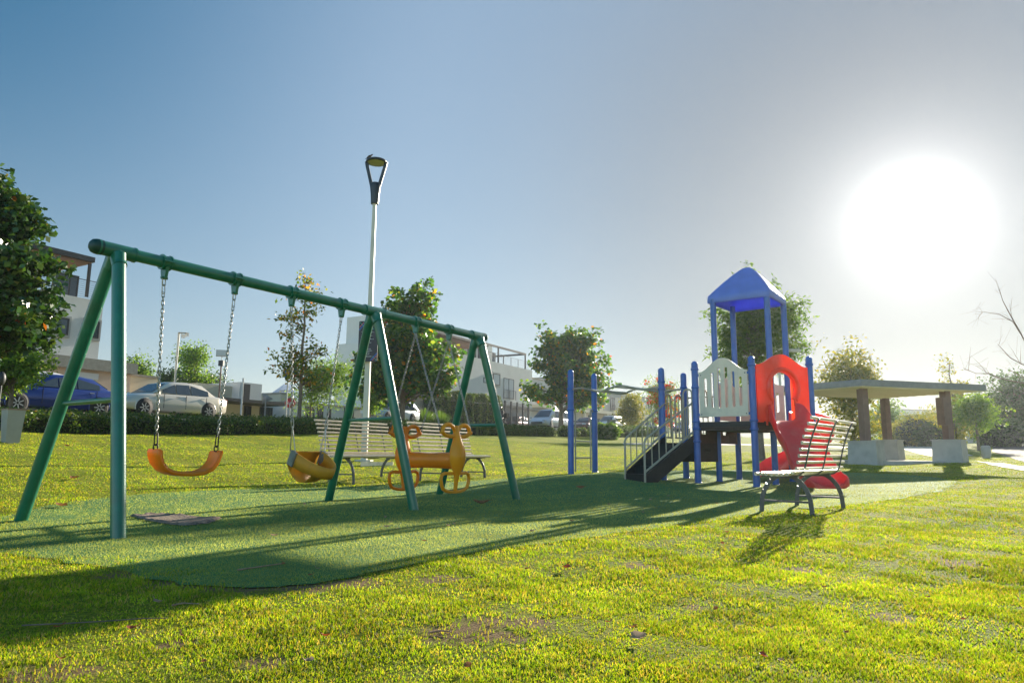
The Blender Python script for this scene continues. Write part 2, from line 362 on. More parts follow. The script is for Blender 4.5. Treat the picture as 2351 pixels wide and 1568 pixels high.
def hfield(x, y):        # height of the modelled ground sheet (bilinear on the grid)
    i = np.clip(np.searchsorted(ax, x) - 1, 0, nx - 2); j = np.clip(np.searchsorted(ay, y) - 1, 0, ny - 2)
    u = (x - ax[i]) / (ax[i + 1] - ax[i]); v = (y - ay[j]) / (ay[j + 1] - ay[j])
    return (GZ[j, i] * (1 - u) + GZ[j, i + 1] * u) * (1 - v) + (GZ[j + 1, i] * (1 - u) + GZ[j + 1, i + 1] * u) * v
def gz(x, y): return float(hfield(np.array(x), np.array(y)))
def sheet(name, poly, off, mt, cell=.5, rnd=0):
    """sheet that follows the ground inside the polygon (list of xy)"""
    bm = bmesh.new(); pts = []
    n = len(poly)
    for i in range(n):
        a = Vector(poly[i][:2]); b = Vector(poly[(i + 1) % n][:2]); k = max(1, int((b - a).length / max(cell * .5, .12)))
        for j in range(k):
            p = a.lerp(b, j / k)
            if rnd: p += Vector((random.gauss(0, rnd), random.gauss(0, rnd)))
            pts.append(bm.verts.new((p.x, p.y, 0)))
    f = bm.faces.new(pts); bmesh.ops.triangulate(bm, faces=[f])
    xs = [v.co.x for v in bm.verts]; ys = [v.co.y for v in bm.verts]
    for lo, hi, no in ((min(xs), max(xs), (1, 0, 0)), (min(ys), max(ys), (0, 1, 0))):
        c = math.ceil(lo / cell) * cell
        while c < hi:
            bmesh.ops.bisect_plane(bm, geom=bm.verts[:] + bm.edges[:] + bm.faces[:], plane_co=(c * no[0], c * no[1], 0), plane_no=no, dist=1e-5); c += cell
    for v in bm.verts: v.co.z = float(hfield(np.array(v.co.x), np.array(v.co.y))) + off
    bmesh.ops.recalc_face_normals(bm, faces=bm.faces)
    if sum(f.normal.z for f in bm.faces) < 0: bmesh.ops.reverse_faces(bm, faces=bm.faces)
    me = bpy.data.meshes.new(name); bm.to_mesh(me); bm.free(); me.materials.append(mt)
    ob = bpy.data.objects.new(name, me); scene.collection.objects.link(ob); return ob
def padmat():
    m = bpy.data.materials.new('green_turf_pad'); m.use_nodes = True; nt = m.node_tree; nt.nodes.clear(); L = nt.links.new
    out = nd(nt, 'ShaderNodeOutputMaterial'); p = nd(nt, 'ShaderNodeBsdfPrincipled'); tcn = nd(nt, 'ShaderNodeTexCoord')
    def noise(sc, det=5, rough=.6):
        n = nd(nt, 'ShaderNodeTexNoise'); n.inputs['Scale'].default_value = sc; n.inputs['Detail'].default_value = det; n.inputs['Roughness'].default_value = rough; L(tcn.outputs['Object'], n.inputs['Vector']); return n.outputs[0]
    r1 = nd(nt, 'ShaderNodeValToRGB'); L(noise(.9, 6), r1.inputs[0]); e = r1.color_ramp.elements
    e[0].position = .3; e[0].color = (.06, .19, .065, 1); e[1].position = .7; e[1].color = (.13, .27, .07, 1)
    r3 = nd(nt, 'ShaderNodeValToRGB'); L(noise(130, 3, .7), r3.inputs[0]); e = r3.color_ramp.elements
    e[0].position = .33; e[0].color = (.6, .62, .6, 1); e[1].position = .7; e[1].color = (1.35, 1.35, 1.25, 1)
    m2 = nd(nt, 'ShaderNodeMixRGB', blend_type='MULTIPLY'); m2.inputs[0].default_value = 1; L(r1.outputs[0], m2.inputs[1]); L(r3.outputs[0], m2.inputs[2])
    L(m2.outputs[0], p.inputs['Base Color']); p.inputs['Roughness'].default_value = .85; p.inputs['Specular IOR Level'].default_value = .25
    b = nd(nt, 'ShaderNodeBump'); b.inputs['Strength'].default_value = .8; b.inputs['Distance'].default_value = .02; L(noise(110, 3, .8), b.inputs['Height']); L(b.outputs[0], p.inputs['Normal'])
    L(p.outputs[0], out.inputs[0]); return m
M_pad = padmat()
tag(sheet('play_surface', PADXY, .006, M_pad, .5, .025), kind='structure')
# street, kerb, pavement along s
def strip(name, n0, n1, off, mt, s0=-25, s1=230): return tag(sheet(name, [xy(s0, n0), xy(s1, n0), xy(s1, n1), xy(s0, n1)], off, mt, 4), kind='structure')
strip('street', 25.2, 33.0, .01, M_asphalt)
strip('pavement', 33.2, 35.6, .12, M_concrete)
kb = MB()
for n0 in (25.0, 33.0):
    for i in range(60):
        s0 = -25 + i * 4; a = xy(s0, n0 + .08); b = xy(s0 + 4, n0 + .08); kb.bar((*a, gz(*a) + .04), (*b, gz(*b) + .04), .16, .2)
tag(kb.build('kerb', M_kerb), kind='structure')
# paths of the right hand side
def gpath(name, pts, mt, off=.012, cell=1.0): return tag(sheet(name, [onground(*p)[:2] for p in pts], off, mt, cell), kind='structure')
gpath('curving_path', [(2058, 1019), (2100, 1013), (2150, 1009), (2205, 1007), (2260, 1003), (2335, 999), (2420, 997), (2420, 1003), (2300, 1007), (2215, 1012), (2140, 1016), (2120, 1021), (2160, 1027), (2200, 1035), (2235, 1046), (2150, 1050), (2110, 1042), (2070, 1030)], M_path)
gpath('park_road', [(2288, 1016), (2330, 1015), (2420, 1012), (2480, 1012), (2480, 1085), (2351, 1062), (2310, 1048), (2278, 1036)], M_asphalt, .014)
gpath('side_path', [(2243, 1059), (2351, 1072), (2480, 1090), (2480, 1100), (2351, 1082), (2270, 1067)], M_path, .02)
gpath('garden_path', [(1430, 1017.5), (1560, 1017.5), (1700, 1019), (1830, 1022), (1960, 1026), (1960, 1030), (1830, 1025), (1700, 1022), (1560, 1020), (1430, 1020)], M_path)
# hills, with bluish distance haze baked into their colour
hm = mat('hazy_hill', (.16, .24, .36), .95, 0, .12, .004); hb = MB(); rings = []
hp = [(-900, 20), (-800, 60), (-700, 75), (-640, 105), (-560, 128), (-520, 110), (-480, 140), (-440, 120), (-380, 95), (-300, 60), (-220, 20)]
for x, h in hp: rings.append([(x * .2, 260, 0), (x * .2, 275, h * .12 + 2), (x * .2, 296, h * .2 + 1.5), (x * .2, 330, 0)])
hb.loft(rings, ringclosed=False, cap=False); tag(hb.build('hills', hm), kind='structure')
BARE = []; BAREZ = []
for i_, (px_, py_, r_) in enumerate(((1060, 1456, .15), (1110, 1432, .11), (1205, 1428, .11), (1165, 1465, .08), (110, 1545, .14), (400, 1480, .07), (1470, 1300, .12), (1850, 1310, .12), (2180, 1290, .2), (1010, 1330, .12), (820, 1338, .16), (700, 1345, .18), (560, 1345, .2), (430, 1335, .2), (300, 1318, .16), (600, 1520, .08), (1600, 1395, .06), (2050, 1420, .1))):
    c_ = onground(px_, py_); BARE.append((c_.x, c_.y, r_)); rb = random.Random(i_)
    BAREZ.append(float(hfield(np.array(c_.x), np.array(c_.y))))
def soil_mask():
    """dry soil colour of the worn spots, a stain with its own place in the lawn"""
    nt = M_lawn.node_tree; L = nt.links.new; p = next(q for q in nt.nodes if q.type == 'BSDF_PRINCIPLED'); src = p.inputs['Base Color'].links[0].from_socket
    tc_ = nd(nt, 'ShaderNodeTexCoord'); nz = nd(nt, 'ShaderNodeTexNoise'); nz.inputs['Scale'].default_value = 9; nz.inputs['Detail'].default_value = 4; L(tc_.outputs['Object'], nz.inputs['Vector'])
    sb_ = nd(nt, 'ShaderNodeVectorMath', operation='SUBTRACT'); L(nz.outputs['Color'], sb_.inputs[0]); sb_.inputs[1].default_value = (.5, .5, .5)
    sc_ = nd(nt, 'ShaderNodeVectorMath', operation='SCALE'); L(sb_.outputs[0], sc_.inputs[0]); sc_.inputs['Scale'].default_value = .25
    ad_ = nd(nt, 'ShaderNodeVectorMath', operation='ADD'); L(tc_.outputs['Object'], ad_.inputs[0]); L(sc_.outputs[0], ad_.inputs[1]); last = None
    for (x_, y_, r_), z_ in zip(BARE, BAREZ):
        d_ = nd(nt, 'ShaderNodeVectorMath', operation='DISTANCE'); L(ad_.outputs[0], d_.inputs[0]); d_.inputs[1].default_value = (x_, y_, z_)
        m_ = nd(nt, 'ShaderNodeMapRange'); L(d_.outputs['Value'], m_.inputs['Value'])
        for k_, v_ in zip(('From Min', 'From Max', 'To Min', 'To Max'), (r_ * .6, r_ * 1.25, 1, 0)): m_.inputs[k_].default_value = v_
        if last is None: last = m_.outputs[0]
        else: q = nd(nt, 'ShaderNodeMath', operation='MAXIMUM'); L(last, q.inputs[0]); L(m_.outputs[0], q.inputs[1]); last = q.outputs[0]
    mx = nd(nt, 'ShaderNodeMixRGB'); L(last, mx.inputs[0]); L(src, mx.inputs[1]); mx.inputs[2].default_value = (.3, .2, .1, 1); L(mx.outputs[0], p.inputs['Base Color'])
soil_mask()
# ================================================================== GRASS
def grass():
    n = 740000; u = RNG.random(n); d0, d1 = 1.25, 34.0
    d = d0 * (d1 / d0) ** (u ** .92); x = (RNG.random(n) * 2 - 1) * np.where(RNG.random(n) < .82, d * .82, d * 1.3 + 3.0); y = np.where(RNG.random(n) < .985, d, d - 2.2)
    # clumps and bare spots
    def fld(x, y, f, ph): return np.sin(x * f + ph) * np.sin(y * f * 1.13 + ph * 2.1) + .6 * np.sin(x * f * 2.3 + y * f * 1.7 + ph) + .4 * np.sin(x * f * 4.1 - y * f * 3.7 + ph * 3)
    q = fld(x, y, 3.1, .7) + .6 * fld(x, y, 9.0, 2.2)
    keep = (RNG.random(n) < np.clip(.9 + q * .28, .22, 1))
    s_, n_ = x * ST.x + y * ST.y, x * SNn.x + y * SNn.y
    keep &= (n_ < 24.5)
    P = [tuple(p) for p in PADXY]; inside = inpoly(x, y, P); dist = polydist(x, y, P)
    edge = inside & (dist < .2 + .14 * np.sin(x * 5) * np.sin(y * 6)) & (RNG.random(n) < .5 * np.clip(1 - dist / .4, 0, 1))
    keep &= (~inside) | edge
    for (cx_, cy_, r_) in BARE: keep &= ~((np.hypot(x - cx_, (y - cy_)) < r_ * (1 + .25 * np.sin(np.arctan2(y - cy_, x - cx_) * 5))) & (RNG.random(n) < .72))
    for nm in ('curving_path', 'park_road', 'side_path', 'garden_path'): pass
    x, y, d, q = x[keep], y[keep], d[keep], q[keep]; n = len(x)
    z = hfield(x, y); sc = np.clip((d / 2.6) ** .62, .8, 4.2)
    h = RNG.uniform(.008, .014, n) * (1 + .4 * q.clip(-1, 1)) * np.clip(sc, .8, 1.35); w = RNG.uniform(.0012, .0024, n) * sc * 1.1
    a = RNG.uniform(0, 2 * np.pi, n); l = RNG.uniform(.2, 1.1, n) * h; la = RNG.uniform(0, 2 * np.pi, n)
    dx, dy = np.cos(a) * w, np.sin(a) * w; bx, by = np.cos(la) * l, np.sin(la) * l
    V = np.empty((n, 5, 3), np.float32)
    V[:, 0] = np.stack([x - dx, y - dy, z - .004], 1); V[:, 1] = np.stack([x + dx, y + dy, z - .004], 1)
    V[:, 2] = np.stack([x + dx * .8 + bx * .35, y + dy * .8 + by * .35, z + h * .6], 1); V[:, 3] = np.stack([x - dx * .8 + bx * .35, y - dy * .8 + by * .35, z + h * .6], 1)
    V[:, 4] = np.stack([x + bx, y + by, z + h], 1)
    b = (np.arange(n) * 5)[:, None]; me = bpy.data.meshes.new('grass'); me.vertices.add(n * 5); me.vertices.foreach_set('co', V.reshape(-1))
    li = np.concatenate([b + np.array([0, 1, 2, 3]), b + np.array([3, 2, 4])], 1).astype(np.int32).ravel(); me.loops.add(len(li)); me.loops.foreach_set('vertex_index', li)
    me.polygons.add(2 * n); ls = np.empty(2 * n, np.int32); ls[0::2] = np.arange(n) * 7; ls[1::2] = np.arange(n) * 7 + 4; lt = np.empty(2 * n, np.int32); lt[0::2] = 4; lt[1::2] = 3
    me.polygons.foreach_set('loop_start', ls); me.polygons.foreach_set('loop_total', lt); me.update(calc_edges=True)
    gm = leafmat('grass_blades', [(0, (.12, .22, .012)), (.3, (.22, .33, .018)), (.56, (.34, .41, .03)), (.74, (.46, .43, .05)), (.85, (.44, .3, .12)), (1, (.5, .38, .24))], .55, (1.6, 1.55, .3), .6, .25)
    nt = gm.node_tree; L = nt.links.new; cr_ = next(q for q in nt.nodes if q.type == 'VALTORGB'); tc_ = nd(nt, 'ShaderNodeTexCoord')
    def nz_(sc, lo, hi, a, b):
        q = nd(nt, 'ShaderNodeTexNoise'); q.inputs['Scale'].default_value = sc; q.inputs['Detail'].default_value = 5; q.inputs['Roughness'].default_value = .65; L(tc_.outputs['Object'], q.inputs['Vector'])
        m_ = nd(nt, 'ShaderNodeMapRange'); L(q.outputs[0], m_.inputs['Value'])
        for k_, v_ in zip(('From Min', 'From Max', 'To Min', 'To Max'), (lo, hi, a, b)): m_.inputs[k_].default_value = v_
        return m_.outputs[0]
    mm_ = nd(nt, 'ShaderNodeMath', operation='MULTIPLY'); L(nz_(.8, .36, .64, .72, 1.2), mm_.inputs[0]); L(nz_(5.5, .36, .62, .66, 1.2), mm_.inputs[1])
    tint = nd(nt, 'ShaderNodeMixRGB'); L(nz_(1.7, .4, .68, 0, .55), tint.inputs[0]); L(cr_.outputs[0], tint.inputs[1]); tint.inputs[2].default_value = (.16, .26, .03, 1)
    vm = nd(nt, 'ShaderNodeVectorMath', operation='SCALE'); L(tint.outputs[0], vm.inputs[0]); L(mm_.outputs[0], vm.inputs['Scale'])
    for lk in list(cr_.outputs[0].links):
        if lk.to_node != tint: to = lk.to_socket; nt.links.remove(lk); L(vm.outputs[0], to)
    me.materials.append(gm); ob = bpy.data.objects.new('grass', me); scene.collection.objects.link(ob); tag(ob, 'short yellow-green lawn grass with dry brown blades', 'grass', kind='stuff')
grass()

def pile():
    n = 560000; u = RNG.random(n); d0, d1 = 3.2, 22.0; y = d0 * (d1 / d0) ** (u ** 1.05); x = y * (RNG.random(n) * 1.6 - .8)
    P = [tuple(p) for p in PADXY]; k = inpoly(x, y, P); x, y = x[k], y[k]; n = len(x); z = hfield(x, y) + .004; sc = np.clip(y / 4.0, .8, 3.2) ** .8
    h = RNG.uniform(.008, .014, n) * np.clip(sc, .8, 1.4); w = RNG.uniform(.001, .0018, n) * sc; a = RNG.uniform(0, 2 * np.pi, n); b = RNG.uniform(0, 2 * np.pi, n); l = h * .5
    V = np.stack([np.stack([x - np.cos(a) * w, y - np.sin(a) * w, z], 1), np.stack([x + np.cos(a) * w, y + np.sin(a) * w, z], 1), np.stack([x + np.cos(b) * l, y + np.sin(b) * l, z + h], 1)], 1).reshape(-1, 3)
    gm = leafmat('turf_pile', [(0, (.11, .24, .09)), (.5, (.155, .29, .1)), (1, (.22, .34, .12))], .62, (3.0, 1.75, .8), .5, .4)
    nt = gm.node_tree; cr_ = next(q for q in nt.nodes if q.type == 'VALTORGB'); tc_ = nd(nt, 'ShaderNodeTexCoord'); vals = []
    for sc_, a_, b_ in ((.75, .74, 1.15), (3.5, .85, 1.12)):
        q = nd(nt, 'ShaderNodeTexNoise'); q.inputs['Scale'].default_value = sc_; q.inputs['Detail'].default_value = 6; q.inputs['Roughness'].default_value = .65; nt.links.new(tc_.outputs['Object'], q.inputs['Vector'])
        m_ = nd(nt, 'ShaderNodeMapRange'); nt.links.new(q.outputs[0], m_.inputs['Value']); vals.append(m_.outputs[0])
        for k_, v_ in zip(('From Min', 'From Max', 'To Min', 'To Max'), (.38, .62, a_, b_)): m_.inputs[k_].default_value = v_
    mm_ = nd(nt, 'ShaderNodeMath', operation='MULTIPLY'); nt.links.new(vals[0], mm_.inputs[0]); nt.links.new(vals[1], mm_.inputs[1])
    vm = nd(nt, 'ShaderNodeVectorMath', operation='SCALE'); nt.links.new(mm_.outputs[0], vm.inputs['Scale'])
    for lk in list(cr_.outputs[0].links): to = lk.to_socket; nt.links.remove(lk); nt.links.new(vm.outputs[0], to)
    nt.links.new(cr_.outputs[0], vm.inputs[0])
    tag(npmesh('turf_pile', V, np.arange(n * 3).reshape(n, 3), gm), 'short green artificial turf fibres of the play surface', 'turf', kind='stuff')
pile()
def smoothpath(P, k=4):
    out = []; P = [Vector(p) for p in P]; n = len(P)
    for i in range(n - 1):
        p0, p1, p2, p3 = P[max(i - 1, 0)], P[i], P[i + 1], P[min(i + 2, n - 1)]
        for j in range(k):
            t = j / k; out.append(.5 * ((2 * p1) + (p2 - p0) * t + (2 * p0 - 5 * p1 + 4 * p2 - p3) * t * t + (3 * p1 - p0 - 3 * p2 + p3) * t ** 3))
    return out + [P[-1]]
UZ0 = Vector((0, 0, 1))
# ================================================================== SWING SET
ZB = 2.3
BL, BR = atz(222, 566, ZB), atz(1110, 775, ZB)
bd = (BR - BL); bd.z = 0; bd.normalize(); bq = Vector((bd.y, -bd.x, 0))       # bq: across the beam, towards the camera
def onbeam(px, py):
    d = ray(px, py); o = Vector((0, 0, CAMH)); t = (BL - o).dot(bq) / d.dot(bq); return o + d * t
def beampt(px):
    lo, hi = 0.0, 1.2; P = lambda k: BL.lerp(BR, k)
    for _ in range(40):
        m = (lo + hi) / 2
        if proj(P(m))[0] < px: lo = m
        else: hi = m
    return P(lo)
def chain(mb, a, b, link=.047, r=.0042, n=None, w=.0115):
    a = Vector(a); b = Vector(b); L = (b - a).length; k = n or max(2, int(round(L / (link * .78)))); d = (b - a) / k; z = d.normalized()
    u = z.cross(Vector((0.3, 1, .1))).normalized(); v = z.cross(u)
    for i in range(k):
        c = a + d * (i + .5); X = (u if i % 2 else v) * math.cos(.5) + (v if i % 2 else u) * math.sin(.5) * (1 if i % 2 else -1); h = link / 2 - w
        pts = []
        for j in range(10):
            t = 2 * math.pi * j / 10; pts.append(c + X * (math.cos(t) * w) + z * (math.sin(t) * w + (h if math.sin(t) > 0 else -h)))
        mb.tube(pts, r, 5, closed=True)
    return mb
mid = beampt(858)
sw = thing('swing_set', ((BL + BR) / 2).to_2d().to_3d(), 'green steel swing frame with three A-shaped leg pairs and one long top beam', 'swing frame')
MB().tube([BL + bd * .05, BR - bd * .02], .052, 20).build('beam', M_green, sw)
feet = [((272, 1237), (45, 1197), BL + bd * .16), ((952, 1172), (753, 1150), mid), ((1187, 1147), (1008, 1135), BR - bd * .14)]
for i, (f, b, top) in enumerate(feet):
    F1 = onground(*f); B1 = onground(*b); tops = []
    for q, sgn in ((F1, 1), (B1, -1)):
        tp = top + bq * sgn * .045 - Vector((0, 0, .03)); q = q.copy(); q.z -= .03
        MB().tube([q, tp], .054, 20).build('leg', M_green, sw); tops.append((q, tp))
    k = .46
    p1 = tops[0][0].lerp(tops[0][1], k + .005); p2 = tops[1][0].lerp(tops[1][1], k + .005)
    mb = MB().tube([p1, p2], .022, 12); mb.lathe(p1 + (p2 - p1).normalized() * .045, [(.03, 0), (.03, .02), (.022, .03)], 12, (p2 - p1)); mb.build('crossbar', M_green, sw)
    c = MB(); c.tube([top - bd * .16, top + bd * .16], .061, 20); c.tube([top - bd * .155, top - bd * .14], .0655, 20); c.tube([top + bd * .14, top + bd * .155], .0655, 20)
    for sgn in (1, -1): c.tube([top - Vector((0, 0, .01)), top + bq * sgn * .075 - Vector((0, 0, .14))], .059, 20)
    c.build('leg_coupling', M_green, sw)
for e, sg in ((BL, -1), (BR, 1)):
    MB().lathe(e + bd * sg * -.04, [(.063, 0), (.063, .05), (.055, .075), (.035, .092), (.0, .1)], 20, bd * sg).build('end_cap', M_greencap, sw)
HANG = {}
for px in (380, 541, 671, 785, 955, 1031):
    p = beampt(px); HANG[px] = p + Vector((0, 0, -.165)); m = MB()
    m.tube([p - bd * .035, p + bd * .035], .0605, 20); m.tube([p - bd * .042, p - bd * .03], .07, 16); m.tube([p + bd * .03, p + bd * .042], .07, 16)
    dn = Vector((0, 0, -1)); pl = [p + bq * .05 + dn * .045, p + bq * .028 + dn * .15, p - bq * .028 + dn * .15, p - bq * .05 + dn * .045]
    m.prism([q - bd * .014 for q in pl], bd * .028); m.tube([p + dn * .14 - bd * .03, p + dn * .14 + bd * .03], .012, 8)
    for sgn in (1, -1): m.tube([p + bq * sgn * .066 - bd * .05, p + bq * sgn * .066 + bd * .05], .01, 8)
    m.build('swing_hanger', M_green, sw)
# ---------------- belt swing
def quicklink(mb, a, b, w=.016, r=.006):
    a = Vector(a); b = Vector(b); z = (b - a).normalized(); x = z.cross(bq).normalized(); pts = []
    L = (b - a).length / 2 - w; c = (a + b) / 2
    for j in range(12):
        t = 2 * math.pi * j / 12; pts.append(c + x * math.cos(t) * w + z * (math.sin(t) * w + (L if math.sin(t) > 0 else -L)))
    mb.tube(pts, r, 6, closed=True)
prof = [(353, 1030), (350, 1036), (351, 1050), (356, 1066), (367, 1080), (385, 1089), (408, 1092.5), (432, 1093), (458, 1090), (478, 1081), (491, 1066), (498, 1050), (501, 1038), (499, 1034)]
P3 = [onbeam(*p) for p in prof]; cen = sum(P3, Vector()) / len(P3)
bs = thing('belt_swing', Vector((cen.x, cen.y, min(p.z for p in P3))), 'orange plastic belt seat swing hanging nearest the left end of the green beam', 'swing')
m = MB(); rings = []
Nn = len(P3)
for i, p in enumerate(P3):
    tdir = (P3[min(i + 1, Nn - 1)] - P3[max(i - 1, 0)]).normalized(); nrm = tdir.cross(bq).normalized()
    if nrm.z < 0 and i not in (0, 1, Nn - 1): nrm = nrm
    inn = (cen + Vector((0, 0, .25)) - p).normalized(); nrm = nrm if nrm.dot(inn) > 0 else -nrm
    e = abs(2 * i / (Nn - 1) - 1); hw = .092 - .012 * (1 - e) + .006 * math.sin(i); th = .02 if i not in (0, Nn - 1) else .012
    rings.append([p - bq * hw + nrm * .004, p - bq * (hw - .012) , p + bq * (hw - .012), p + bq * hw + nrm * .004, p + bq * hw + nrm * (th + .018), p + bq * (hw - .02) + nrm * (th + .004), p + nrm * th, p - bq * (hw - .02) + nrm * (th + .004), p - bq * hw + nrm * (th + .018)])
m.loft(rings); m.build('seat', M_orange, bs)
gr = MB(); gr.loft([[P3[i] + bq * k * .05 + Vector((0, 0, .021)) for k in (-1, 1)] for i in range(5, 10)], ringclosed=False, cap=False)
gr.build('grip_pad', mat('ribbed_grip', (.75, .42, .12), .6, 0, .5, 160, .8, 160), bs)
for px, e in ((380, P3[0].lerp(P3[1], .5) + bd * .02), (541, P3[-1].lerp(P3[-2], .5) - bd * .02)):
    h = HANG[px]; e2 = e + Vector((0, 0, .01)); d = (h - e2).normalized()
    mm = MB(); quicklink(mm, h + Vector((0, 0, .03)), h - d * .045, .014, .006); quicklink(mm, h - d * .035, h - d * .12, .013, .0045); chain(mm, h - d * .11, e2 + d * .13); mm.build('chain', M_chain, bs)
    mm = MB(); quicklink(mm, e2 + d * .03, e2 + d * .14, .015, .006); quicklink(mm, e2 - d * .012, e2 + d * .04, .02, .006); mm.build('seat_link', M_darksteel, bs)
# ---------------- bucket swing
bc = onbeam(722, 1066); bk = thing('bucket_swing', Vector((bc.x, bc.y, bc.z - .2)), 'worn yellow toddler bucket swing with leg holes, hanging askew beside the middle legs', 'swing')
tilt = Matrix.Rotation(R(20), 3, bq) @ Matrix.Rotation(R(8), 3, bd)
tilt = Matrix.Rotation(R(24), 3, bd)
if (tilt @ bq).z > 0: tilt = Matrix.Rotation(R(-24), 3, bd)
RX, RY = .19, .40; bc = onbeam(706, 1052) - bq * .0
def bl(a, rr, z):   # band point, angle a from the front of the seat
    return bc + tilt @ (bd * math.sin(a) * rr * RX + bq * max(-.05, math.cos(a)) * rr * RY + Vector((0, 0, z)))
m = MB(); rings = []
for i in range(29):
    a = R(-95 + 190 * i / 28); c_ = max(0, math.cos(a)); zt = .075 - .015 * c_; zb = -.085 + .03 * c_
    rings.append([bl(a, 1, zb), bl(a, 1.015, zt * .5 + zb * .5), bl(a, 1, zt), bl(a, .95, zt), bl(a, .96, zt * .5 + zb * .5), bl(a, .95, zb)])
m.loft(rings); m.build('front_band', M_bucket, bk)
m = MB(); path = [(-.05, .06, .37), (-.065, -.02, .38), (-.06, -.1, .36), (-.02, -.18, .27), (.05, -.225, .2), (.13, -.215, .17), (.2, -.15, .16), (.25, -.085, .2), (.275, -.05, .26)]; path = smoothpath(path, 3) if 'smoothpath' in globals() else [Vector(p) for p in path]; rings = []
for i, p in enumerate(path):
    q = path[min(i + 1, len(path) - 1)] - path[max(i - 1, 0)]; t2 = Vector((q.x, q.y)).normalized(); nx_, nz_ = -t2.y * .012, t2.x * .012; hw = p.z / 2
    rings.append([bc + tilt @ (bq * p.x + UZ0 * p.y + bd * -hw), bc + tilt @ (bq * p.x + UZ0 * p.y + bd * hw), bc + tilt @ (bq * (p.x + nx_) + UZ0 * (p.y + nz_) + bd * hw), bc + tilt @ (bq * (p.x + nx_) + UZ0 * (p.y + nz_) - bd * hw)])
m.loft(rings); m.build('seat_strap', M_bucket, bk)
for sg, px in ((-1, 671), (1, 785)):
    e = bl(R(sg * 90), 1.03, .0); m = MB(); m.box(e, (.085, .03, .15), M=tilt @ Matrix.Rotation(math.atan2(bq.y, bq.x), 3, 'Z')); m.box(e + Vector((0, 0, -.0)), (.05, .04, .05), M=tilt @ Matrix.Rotation(math.atan2(bq.y, bq.x), 3, 'Z')); m.build('seat_bracket', M_strap, bk)
    h = HANG[px]; top = e + Vector((0, 0, .07)); ap = top.lerp(h, .18) ; ap.z = top.z + .26
    d = (h - ap).normalized(); m = MB(); quicklink(m, h + Vector((0, 0, .03)), h - d * .045, .014, .006); chain(m, h - d * .035, ap + d * .05); m.build('chain', M_chain, bk)
    m = MB(); m.tube([ap, top + bq * .04], .006, 6); m.tube([ap, top - bq * .04], .006, 6); quicklink(m, ap - d * .02, ap + d * .07, .016, .006); m.build('hanger_triangle', M_chain, bk)
# ---------------- glider for two
gc = (HANG[955] + HANG[1031]) / 2; gc.z = 0; gl = thing('glider_swing', Vector((gc.x, gc.y, .17)), 'orange-yellow two-seat glider swing with twin handle loops and foot rests at both ends', 'swing')
def G(x, y, z): return Vector((gc.x, gc.y, 0)) + bq * x + bd * y + Vector((0, 0, z))
m = MB(); rings = []
for i in range(17):
    x = -.44 + .88 * i / 16; rz_ = .098 + .012 * abs(i - 8) / 8; ry = .085; zc = .555
    rings.append([G(x, ry * math.cos(t) * (1.0), zc + rz_ * math.sin(t) * (1 if math.sin(t) < 0 else .92)) for t in [2 * math.pi * k / 20 for k in range(20)]])
m.loft(rings); m.build('body_tube', M_orange, gl)
for sg in (-1, 1):
    hx = .43 * sg; mt_ = M_yell if sg > 0 else M_orange
    m = MB(); pr = [(.17, .024, .02), (.22, .026, .022), (.30, .03, .026), (.36, .036, .032), (.41, .055, .045), (.48, .095, .07), (.56, .118, .088), (.64, .118, .09), (.72, .098, .078), (.80, .068, .055), (.86, .048, .04), (.92, .038, .032), (.985, .034, .03)]
    m.loft([[G(hx + sg * .03 * math.sin((z - .17) / .8 * 3.1) + rx * math.cos(t), ry * math.sin(t), z) for t in [2 * math.pi * k / 20 for k in range(20)]] for z, ry, rx in pr]); m.build('upright', mt_, gl)
    m = MB()
    m.lathe(G(hx + sg * .105, .0, .60), [(.0, .012), (.05, .012), (.055, .004), (.055, -.02)], 18, bq * sg); m.build('round_boss', mt_, gl)
    for s2 in (-1, 1):
        m = MB(); pts = []
        for j in range(18):
            t = 2 * math.pi * j / 18; yy = .145 + .125 * math.cos(t); zz = .905 + (.072 + .018 * math.sin(t)) * math.sin(t) + .012 * math.cos(t); pts.append(G(hx, s2 * yy, zz))
        m.tube(pts, .026, 10, closed=True); m.ell(G(hx, s2 * .285, .90), (.03, .03, .03)); m.build('handle_loop', mt_, gl)
        m = MB(); P = [(0.02, .395), (.12, .395), (.21, .40), (.262, .38), (.275, .33), (.262, .26), (.235, .215), (.18, .19), (.1, .175), (.0, .17)]
        m.tube([G(hx, s2 * a, b) for a, b in P], .021, 10); m.build('foot_rest', mt_, gl)
        h = HANG[955 if s2 < 0 else 1031]; e = G(hx, s2 * .30, .915)
        m = MB(); d = (h - e).normalized(); quicklink(m, h + Vector((0, 0, .03)), h - d * .045, .014, .006); chain(m, h - d * .03, e + d * .06); m.build('chain', M_chain, gl)
        m = MB(); quicklink(m, e - d * .02, e + d * .07, .014, .006); m.build('seat_link', M_darksteel, gl)
